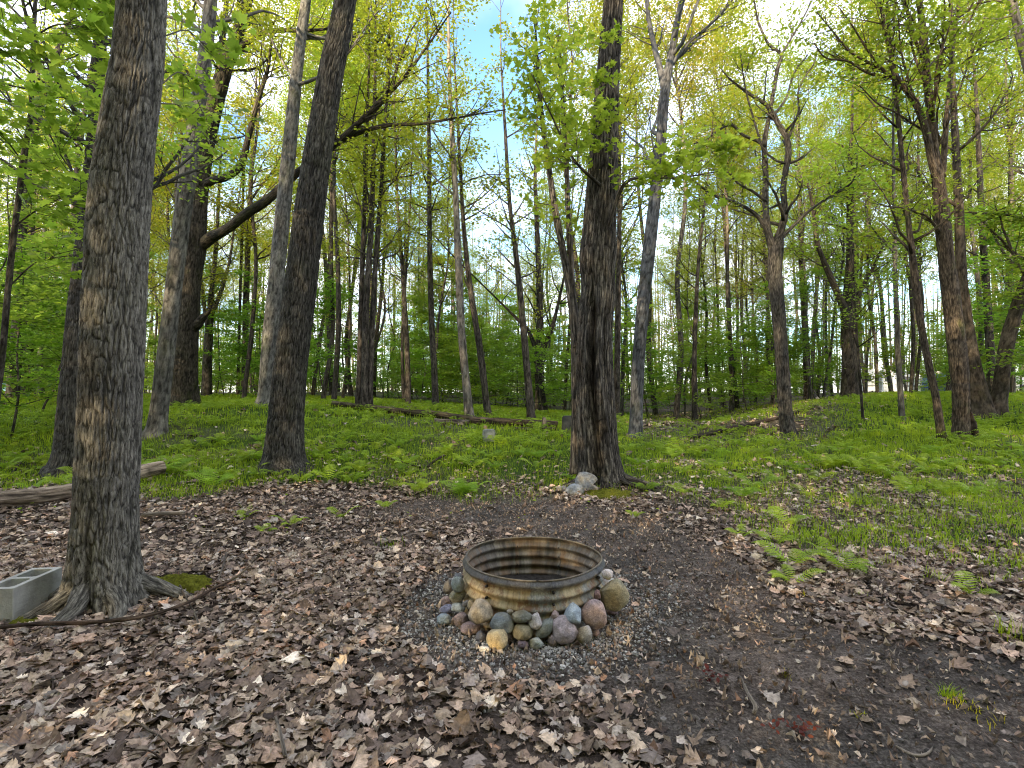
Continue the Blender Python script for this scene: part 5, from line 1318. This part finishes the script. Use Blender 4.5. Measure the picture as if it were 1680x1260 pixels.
rs = np.random.RandomState(51); mb = MB()
X, Y = scatter(rs, 120000, 3.5, 12); l, gr, so_ = masks(X, Y); d = gr * np.clip(0.75 + 0.9 * fbm(X * 0.8, Y * 0.8, 0, 88), 0.1, 1)
keep = (rs.rand(len(X)) < d) & clear_of(X, Y, 0.6); blades(mb, X[keep], Y[keep], 0.125, 0.006, rs, 0.8)
X, Y = scatter(rs, 90000, 11.5, 27); l, gr, so_ = masks(X, Y); keep = rs.rand(len(X)) < gr; blades(mb, X[keep], Y[keep], 0.15, 0.012, rs)
# loose tufts among the leaves at the right
n = 0
for tries in range(600):
    x, y = rs.uniform(0.9, 8), rs.uniform(3.3, 7.5); px, py = proj(np.array([x, y, 0.0]))
    if px < 1150 or py > np.interp(px, [1150, 1300, 1500, 1700], [830, 900, 960, 980]) or n > 260: continue
    n += 1; m = rs.randint(8, 26); blades(mb, x + rs.normal(size=m) * 0.07, y + rs.normal(size=m) * 0.07, 0.11, 0.005, rs, 0.9)
o = mb.build('grass', LEAF_GRASS, smooth=False); tag(o, 'fresh green grass of the clearing beyond the bare soil', 'grass', kind='stuff')

# low broad-leaved growth in the meadow
rs = np.random.RandomState(52); L = Leaves()
X, Y = scatter(rs, 15000, 5, 26); l, gr, so_ = masks(X, Y); keep = rs.rand(len(X)) < np.clip(gr * 0.7 + 0.06 * (py > 0), 0, 1); X, Y = X[keep], Y[keep]; Z = height(X, Y)
P3 = np.repeat(np.stack([X, Y, Z + 0.06], -1), 3, 0) + rs.normal(size=(len(X) * 3, 3)) * [0.07, 0.07, 0.03]
L.P.append(P3); L.S.append((0.03 + 0.0018 * P3[:, 1]) * rs.uniform(0.6, 1.4, len(P3)))
o = L.build_mb(rs, RHOMB, 0.35).build('ground_cover', LEAF_GRASS, smooth=False); tag(o, 'low green leafy ground cover between grass and ferns', 'ground cover', kind='stuff')

# ------------------------------------------------------------------ ferns
def frond(rs, length, arch, az, detail):
    """one arching frond: list of (verts, faces) with toothed leaflets"""
    n = 15 if detail else 9; t = np.linspace(0.12, 1, n); out_V, out_F = [], []; d = np.array([math.cos(az), math.sin(az), 0]); s = np.array([-d[1], d[0], 0])
    def mid(u): return d * length * (u * (0.55 + 0.45 * math.cos(arch * u * 0.7))) * 0.9 + np.array([0, 0, 1.0]) * length * (0.75 * math.sin(min(u * 1.7, 1.57)) * (1.0 - 0.15 * arch) - 0.42 * arch * u * u)
    twist = rs.uniform(-0.25, 0.25)
    for u in t:
        p = mid(u); q = mid(min(u + 0.03, 1.03)); tg = norm(q - p); wl = length * 0.30 * (math.sin(min(1.0, (1.05 - u) / 0.72) * PI / 2) ** 1.1) * (0.55 + 0.45 * min(1, (u) / 0.3))
        up = norm(np.cross(s, tg)) * -1
        for sg in (-1, 1):
            dr = norm(s * sg + tg * 0.45 + up * (-0.12 + twist * sg)); nr = norm(np.cross(dr, tg)); wd = length * 0.048 * (1.3 if not detail else 1)
            pr = norm(np.cross(nr, dr))
            if detail:
                us = [0, 0.12, 0.2, 0.32, 0.4, 0.52, 0.6, 0.74, 0.8, 1.0]; ws = [0.25, 1.0, 0.55, 1.0, 0.5, 0.85, 0.42, 0.6, 0.3, 0.0]
                up_ = [p + dr * wl * a_ + pr * wd * w_ * 0.5 - np.array([0, 0, 1]) * wl * 0.15 * a_ * a_ for a_, w_ in zip(us, ws)]
                dn_ = [p + dr * wl * a_ - pr * wd * w_ * 0.5 - np.array([0, 0, 1]) * wl * 0.15 * a_ * a_ for a_, w_ in zip(us[:-1], ws[:-1])]
                out_V.append(np.array(up_ + dn_[::-1]))
            else:
                out_V.append(np.array([p, p + dr * wl * 0.45 + pr * wd * 0.5, p + dr * wl - np.array([0, 0, wl * 0.15]), p + dr * wl * 0.45 - pr * wd * 0.5]))
    stem = np.array([mid(u) for u in np.linspace(0, 1, 7)])
    return out_V, stem


def fern_mb(seed, nf, length, detail, mb=None, off=np.zeros(3)):
    rs = np.random.RandomState(seed); mb = mb or MB(); a0 = rs.uniform(0, 6.28)
    for k in range(nf):
        Vs, st = frond(rs, length * rs.uniform(0.65, 1.15), rs.uniform(0.35, 0.95), a0 + k * 2 * PI / nf + rs.normal() * 0.3, detail); c = np.full(3, rs.rand())
        m = len(Vs[0]); V = np.concatenate(Vs) + off; mb.add(V, [np.arange(len(V)).reshape(-1, m)], col=np.tile(c, (len(V), 1)))
        mb.tube(st + off, np.linspace(0.0022, 0.0008, 7) * length * 3, 4, col=(0.1, 0.1, 0.1))
    return mb


FERN = [fern_mb(600 + k, nf, 1.0, True).mesh('fern', LEAF_FERN, False) for k, nf in enumerate((5, 6, 4, 7, 3))]
def fern(x, y, size, v, label, group, tint):
    o = bpy.data.objects.new('fern', FERN[v]); COL.objects.link(o); o.location = (x, y, ground_z(x, y) - 0.01); s = size; o.scale = (s, s, s * 0.9); o.rotation_euler = (0, 0, random.uniform(0, 6.28)); o.color = tint
    return tag(o, label, 'fern', group)


NEARF = [(1272, 893, .22, 'feathery fern at the edge of the bare soil, right of the fire ring'), (1298, 930, .26, 'fern drooping over the soil, nearest pair right of the fire ring, upper one'), (1300, 958, .24, 'fern drooping over the soil, nearest pair right of the fire ring, lower one'),
         (1388, 938, .27, 'lone fern in the dry leaves right of the drooping pair'), (1594, 978, .20, 'pale fern lying among dry leaves near the right edge'), (1216, 882, .18, 'small fern nearest the bare soil behind the fire ring at the right'),
         (1292, 862, .26, 'fern behind the feathery one at the soil edge'), (632, 834, .22, 'bright yellow green fern on dry leaves left of the path soil'), (762, 808, .30, 'large bright fern just left of the maple rocks'), (560, 850, .20, 'bright fern left of the fire ring in the dry leaves'),
         (478, 864, .20, 'bright small fern in dry leaves right of the long stick end'), (436, 876, .13, 'tiny yellow fern beside the bright small one'), (1040, 850, .18, 'small flat fern in front of the maple roots'), (695, 803, .22, 'fern at the meadow edge left of the large bright one'),
         (350, 780, .26, 'fern at the meadow edge between the rough-barked trunk and the dark column'), (470, 765, .20, 'fern growing in front of the foot of the dark column-like trunk'), (500, 768, .18, 'fern right at the flared foot of the dark column-like trunk'), (380, 790, .24, 'fern at the meadow edge left of the dark column'),
         (118, 772, .28, 'dark fern clump at the foot of the half hidden trunk'), (402, 850, .14, 'upright small green fern in the dry leaves left of centre'), (1180, 835, .24, 'fern at the meadow edge below the hollow'), (1120, 812, .22, 'fern right of the maple roots'), (1350, 905, .2, 'fern between the soil edge and the grass at right')]
for k, (px, py, s, lab) in enumerate(NEARF):
    p = on_ground(px, py, 2); fern(p[0], p[1], s * 1.2, k % 5, lab, None, (1.1, 1.08, 0.9, 1))
rs = np.random.RandomState(61); cnt = 0
cand = []
for tries in range(20000):
    if len(cand) >= 2200: break
    y = math.sqrt(6.8 ** 2 + (19 ** 2 - 6.8 ** 2) * rs.rand()); x = rs.uniform(-1.08, 1.08) * y
    cand.append((x, y))
CX_ = np.array(cand); l, gr, so_ = masks(CX_[:, 0], CX_[:, 1]); pat = fbm(CX_[:, 0] * 0.5, CX_[:, 1] * 0.5, 0, 93)
CX_ = CX_[(rs.rand(len(CX_)) < gr * np.clip(0.75 + 0.9 * pat, 0.15, 1)) & clear_of(CX_[:, 0], CX_[:, 1])]; CX_ = CX_[np.argsort(CX_[:, 1])]
mb = MB()
for k, (x, y) in enumerate(CX_):
    s = rs.uniform(0.22, 0.42)
    if k < 260:
        px, _ = proj(np.array([x, y, 0.2])); li = int(np.argmin([abs(px - l_[0]) for l_ in LANDMARK])); side = 'left' if px < LANDMARK[li][0] else 'right'
        row = 'nearer half' if y < 10 else 'farther half'
        gt = rs.uniform(0.8, 1.15); fern(x, y, s, rs.randint(5), f'green fern in the {row} of the meadow, {side} of {LANDMARK[li][1]}', f'ferns in the {row} of the meadow {side} of {LANDMARK[li][1]}', (gt * rs.uniform(0.85, 1.1), gt, gt * 0.9, 1))
    else: fern_mb(900 + k % 9, 5, s, False, mb, np.array([x, y, ground_z(x, y)]))
if mb.V:
    o = mb.build('fern_carpet', LEAF_FERN, smooth=False); tag(o, 'carpet of distant ferns at the back of the meadow', 'ferns', kind='stuff')

# grass tufts and red seedlings standing alone on the bare soil
def tuft(px, py, label, Hh, n, seed, spread=0.04, color=(1, 1, 1, 1), name='grass_tuft', cat='grass tuft'):
    p = on_ground(px, py, 1.6); rs = np.random.RandomState(seed); mb = MB(); blades(mb, p[0] + rs.normal(size=n) * spread, p[1] + rs.normal(size=n) * spread, Hh, 0.0035, rs, 0.8)
    return tag(mb.build(name, LEAF_GRASS, origin=p, smooth=False, color=color), label, cat)
tuft(1558, 1148, 'green grass tuft alone on the bare soil at the lower right', 0.07, 70, 1, 0.022); tuft(1590, 1166, 'yellowish flattened grass beside the tuft at the lower right', 0.05, 50, 2, 0.05, (2.2, 1.4, 1.2, 1))
tuft(1655, 1050, 'upright grass tuft in dry leaves near the right edge', 0.13, 45, 3, 0.03, (1.1, 1, 1, 1)); tuft(1292, 1112, 'tiny yellow green sprig on the bare soil right of the fire ring', 0.05, 18, 4, 0.012, (1.6, 1.1, 1, 1))
tuft(1412, 980, 'small green sprig between leaves and bare soil', 0.06, 20, 5, 0.015); tuft(635, 900, 'loose grass tuft in the dry leaves left of the fire ring', 0.12, 34, 6, 0.06, (0.8, 0.85, 0.8, 1))
tuft(404, 846, 'bright lily-like tuft of broad blades in the dry leaves', 0.16, 20, 7, 0.03); tuft(1410, 1180, 'tiny sprig near the bottom of the bare soil', 0.045, 16, 8, 0.012, (1.5, 1.1, 1, 1)); tuft(1322, 980, 'tiny yellowish sprig at the soil edge', 0.05, 16, 9, 0.015, (1.8, 1.2, 1, 1))
LEAF_RED = mat_leaf('leaf_red', (0.06, 0.008, 0.008, 1), (0.12, 0.02, 0.012, 1), (0.14, 0.01, 0.01, 1), (0.22, 0.04, 0.012, 1), 0.3)
for px, py, lab, n, sd_ in ((1158, 1116, 'deep red young seedling on the soil right of the fire ring', 34, 1), (1312, 1206, 'orange red seedling with curled leaves at the lower right', 46, 2)):
    p = on_ground(px, py, 1.6); e = empty('red_seedling', p, lab, 'seedling'); rs = np.random.RandomState(sd_); L = Leaves(); W = MB()
    for k in range(6):
        q = p + rs.normal(size=3) * [0.045, 0.025, 0] + [0, 0, rs.uniform(0.015, 0.04)]; W.tube([p, (p + q) / 2 + [0, 0, 0.01], q], [0.0018, 0.0014, 0.001], 5); L.puff(q, n // 6, 0.014, 0.026, rs, 0.7)
    W.build('stem', BARK_SLIM, e, origin=p); L.build_mb(rs, OVAL, 0.8).build('foliage', LEAF_RED, e, origin=p, smooth=False, color=(1, 1, 1, 1) if sd_ == 1 else (1.3, 1.6, 1, 1))

# moss cushions
def moss(px, py, rx, ry, hgt, label, seed, color=(1, 1, 1, 1)):
    p = on_ground(px, py, 1.7); rs = np.random.RandomState(seed); mb = MB(); na2, nr2 = 90, 40
    a = np.linspace(0, 2 * PI, na2, endpoint=False); r = np.linspace(0.0, 1, nr2); AA, R2 = np.meshgrid(a, r); edge = 1 + 0.35 * fbm(np.cos(AA) * 2, np.sin(AA) * 2, 0, seed)
    X = p[0] + R2 * rx * edge * np.cos(AA); Y = p[1] + R2 * ry * edge * np.sin(AA); f = fbm(X * 16, Y * 16, 0, seed + 1); Z = height(X, Y) + hgt * (1 - R2 ** 2) * (0.75 + 0.5 * f) + 0.010 * fbm(X * 60, Y * 60, 0, 3) + 0.006 - 0.045 * R2 ** 5
    i = np.arange(nr2 - 1)[:, None] * na2; j = np.arange(na2)[None]; j2 = (j + 1) % na2
    mb.add(np.stack([X, Y, Z], -1), [np.stack([i + j, i + na2 + j, i + na2 + j2, i + j2], -1).reshape(-1, 4)])
    n = 1500; rr = np.sqrt(rs.rand(n)) * 0.92; aa = rs.uniform(0, 2 * PI, n); mx, my = p[0] + rr * rx * np.cos(aa), p[1] + rr * ry * np.sin(aa)
    o = mb.build('moss', MOSS, color=color); return tag(o, label, 'moss', kind='stuff')
moss(288, 962, 0.31, 0.18, 0.09, 'moss cushion on the right root of the rough-barked tree', 1)
moss(46, 1018, 0.13, 0.08, 0.025, 'moss patch between the concrete block and the rough-barked tree', 2)
moss(1000, 814, 0.45, 0.26, 0.09, 'golden moss mound at the foot of the scarred maple', 3)

# ------------------------------------------------------------------ far vehicles at the right
WHITE = mat_plain('white_paint', (0.75, 0.76, 0.78, 1), 0.35, 0, 3, 0.06, 0.5, 0.02); GLASS = mat_plain('dark_window', (0.03, 0.035, 0.045, 1), 0.08, 0, 2, 0.1, 0.6, 0.0)
RUBBER = mat_plain('tyre_rubber', (0.02, 0.02, 0.02, 1), 0.8); GREYM = mat_plain('grey_trim', (0.25, 0.26, 0.27, 1), 0.5); BLUE = mat_plain('blue_tarp', (0.05, 0.10, 0.26, 1), 0.6, 0, 3, 0.3)
def prism(pts, y0, y1, bev=0.04):
    import bmesh
    bm = bmesh.new(); a = [bm.verts.new((x, y0, z)) for x, z in pts]; b_ = [bm.verts.new((x, y1, z)) for x, z in pts]; n = len(pts)
    bm.faces.new(a); bm.faces.new(b_[::-1])
    for i in range(n): bm.faces.new((a[i], b_[i], b_[(i + 1) % n], a[(i + 1) % n]))
    bmesh.ops.recalc_face_normals(bm, faces=bm.faces)
    if bev: bmesh.ops.bevel(bm, geom=bm.edges[:], offset=bev, segments=2, affect='EDGES')
    me = bpy.data.meshes.new('m'); bm.to_mesh(me); bm.free(); return me
def part(name, me, mat, parent, loc=(0, 0, 0)):
    me.materials.append(mat); me.name = name; o = bpy.data.objects.new(name, me); COL.objects.link(o); o.parent = parent; o.location = loc; return o
def wheel(parent, x, y, r, wd=0.2):
    mb = MB(); mb.tube([(x, y - wd / 2, r), (x, y - wd / 2 + 0.03, r), (x, y + wd / 2 - 0.03, r), (x, y + wd / 2, r)], [r * 0.9, r, r, r * 0.9], 28); w_ = mb.build('wheel', RUBBER, parent)
    mb = MB(); mb.tube([(x, y - wd / 2 - 0.012, r), (x, y - wd / 2 + 0.02, r)], [r * 0.55, r * 0.6], 20); mb.build('rim', GREYM, w_)
pc = at(1684, 643, 46); car = empty('parked_car', (pc[0], pc[1], pc[2] - 0.05), 'white parked car with dark windows at the far right edge', 'car', rz=0.12)
part('body', prism([(-2.1, 0.35), (-2.15, 0.75), (-1.95, 0.95), (-1.2, 1.02), (-0.45, 1.48), (1.1, 1.52), (1.9, 1.08), (2.12, 0.95), (2.15, 0.4), (1.8, 0.28), (-1.8, 0.28)], -0.85, 0.85, 0.06), WHITE, car)
part('window', prism([(-1.0, 1.04), (-0.42, 1.41), (0.28, 1.43), (0.28, 1.04)], -0.875, -0.855, 0), GLASS, car); part('window', prism([(0.36, 1.04), (0.36, 1.43), (1.05, 1.44), (1.6, 1.08)], -0.875, -0.855, 0), GLASS, car)
for sx_ in (-1.35, 1.35): wheel(car, sx_, -0.78, 0.33); wheel(car, sx_, 0.78, 0.33)
part('headlight', prism([(-2.13, 0.7), (-2.0, 0.86), (-1.8, 0.86), (-1.85, 0.7)], -0.87, -0.852, 0), GREYM, car)
def camper(px, d, rz, label, Lc=5.2):
    p = at(px, 645, d); e = empty('camper_trailer', (p[0], p[1], p[2] - 0.3), label, 'camper', rz=rz)
    part('body', prism([(-Lc / 2, 0.5), (-Lc / 2 - 0.15, 1.4), (-Lc / 2 + 0.2, 2.75), (-Lc / 2 + 0.6, 2.95), (Lc / 2 - 0.15, 2.95), (Lc / 2, 2.7), (Lc / 2, 0.5)], -1.15, 1.15, 0.06), WHITE, e)
    for x0, x1 in ((-1.7, -0.7), (1.2, 2.0)): part('window', prism([(x0, 1.6), (x0, 2.3), (x1, 2.3), (x1, 1.6)], -1.185, -1.155, 0), GLASS, e)
    part('door', prism([(0.1, 0.6), (0.1, 2.5), (0.8, 2.5), (0.8, 0.6)], -1.18, -1.155, 0), GREYM, e); part('stripe', prism([(-2.4, 1.05), (-2.4, 1.25), (0.05, 1.25), (0.05, 1.05)], -1.175, -1.155, 0), GREYM, e)
    wheel(e, 0.5, -1.05, 0.34); wheel(e, -0.3, -1.05, 0.34)
camper(1422, 58, 0.25, 'white camper trailer with a dark window behind the stout dark tree'); camper(1498, 62, -0.1, 'long white camper trailer in the trees, right of the other camper', 6.4)
def tent(px, py, d, w_, h_, label, mat):
    p = at(px, py, d); z = ground_z(p[0], p[1]); z = max(z, p[2]); e = empty('tent', (p[0], p[1], z), label, 'tent', rz=0.4)
    part('canopy', prism([(-w_ / 2, -0.1), (-w_ * 0.32, h_ * 0.72), (0, h_), (w_ * 0.32, h_ * 0.72), (w_ / 2, -0.1)], -1.2, 1.2, 0.03), mat, e); part('entrance', prism([(-0.25, 0.0), (0, h_ * 0.75), (0.25, 0.0)], -1.24, -1.205, 0), GLASS, e)
tent(1545, 641, 45, 1.7, 1.5, 'blue tent standing between the campers and the white car', BLUE); tent(14, 652, 32, 1.5, 0.7, 'light blue tent far in the wood at the left edge', mat_plain('light_blue', (0.10, 0.28, 0.45, 1), 0.6))

# ------------------------------------------------------------------ light
sd = bpy.data.lights.new('sun', 'SUN'); so = bpy.data.objects.new('sun', sd); COL.objects.link(so)
sd.energy = 5.0; sd.angle = math.radians(0.5); sd.color = (1.0, 0.80, 0.52)
S = Vector((math.sin(SUN_AZ) * math.cos(SUN_EL), math.cos(SUN_AZ) * math.cos(SUN_EL), math.sin(SUN_EL)))
so.rotation_euler = S.to_track_quat('Z', 'Y').to_euler()
w = bpy.data.worlds.new('World'); scene.world = w; w.use_nodes = True
nt = w.node_tree; nt.nodes.clear(); k = N(nt)
sky = k.n('ShaderNodeTexSky', sky_type='NISHITA'); sky.sun_disc = False
sky.sun_elevation = SUN_EL; sky.sun_rotation = SUN_AZ; sky.air_density = 1.0; sky.dust_density = 0.6; sky.ozone_density = 3.0
tc = k.n('ShaderNodeTexCoord').outputs['Generated']
sx = k.n('ShaderNodeSeparateXYZ'); k.l(tc, sx.inputs[0])
den = k.math('ADD', k.math('MAXIMUM', sx.outputs[2], 0.0), 0.18)
cv = k.n('ShaderNodeCombineXYZ'); k.l(k.math('DIVIDE', sx.outputs[0], den), cv.inputs[0]); k.l(k.math('DIVIDE', sx.outputs[1], den), cv.inputs[1])
cl = k.noise(k.mapping(cv.outputs[0], (1.0, 0.8, 1)), 1.3, 6, 0.55)
hd = k.n('ShaderNodeVectorMath', operation='DISTANCE'); k.l(tc, hd.inputs[0]); hd.inputs[1].default_value = (-0.03, 0.872, 0.487)
hole = k.n('ShaderNodeMapRange'); hole.inputs[1].default_value = 0.10; hole.inputs[2].default_value = 0.30; k.l(k.math('ADD', hd.outputs['Value'], k.math('MULTIPLY', k.math('SUBTRACT', cl, 0.5), 0.4)), hole.inputs[0])
cm = k.ramp(cl, [(0.38, g(0)), (0.58, g(1))])
clouds = k.mix(sky.outputs[0], (4.9, 4.8, 5.1, 1), k.math('MULTIPLY', k.math('MULTIPLY', cm, 0.85), hole.outputs[0]))
bg = k.n('ShaderNodeBackground'); k.l(clouds, bg.inputs['Color']); bg.inputs['Strength'].default_value = 0.15
ow = k.n('ShaderNodeOutputWorld'); k.l(bg.outputs[0], ow.inputs['Surface'])

vs = scene.view_settings
vs.view_transform = 'Standard'; vs.look = 'None'; vs.gamma = 1.0; vs.exposure = 2.2
scene.display_settings.display_device = 'sRGB'
cy = scene.cycles
cy.max_bounces = 6; cy.diffuse_bounces = 3; cy.glossy_bounces = 2; cy.transmission_bounces = 4; cy.transparent_max_bounces = 4
cy.sample_clamp_indirect = 6.0
cy.use_denoising = True
cy.pixel_filter_type = 'BLACKMAN_HARRIS'; cy.filter_width = 1.1
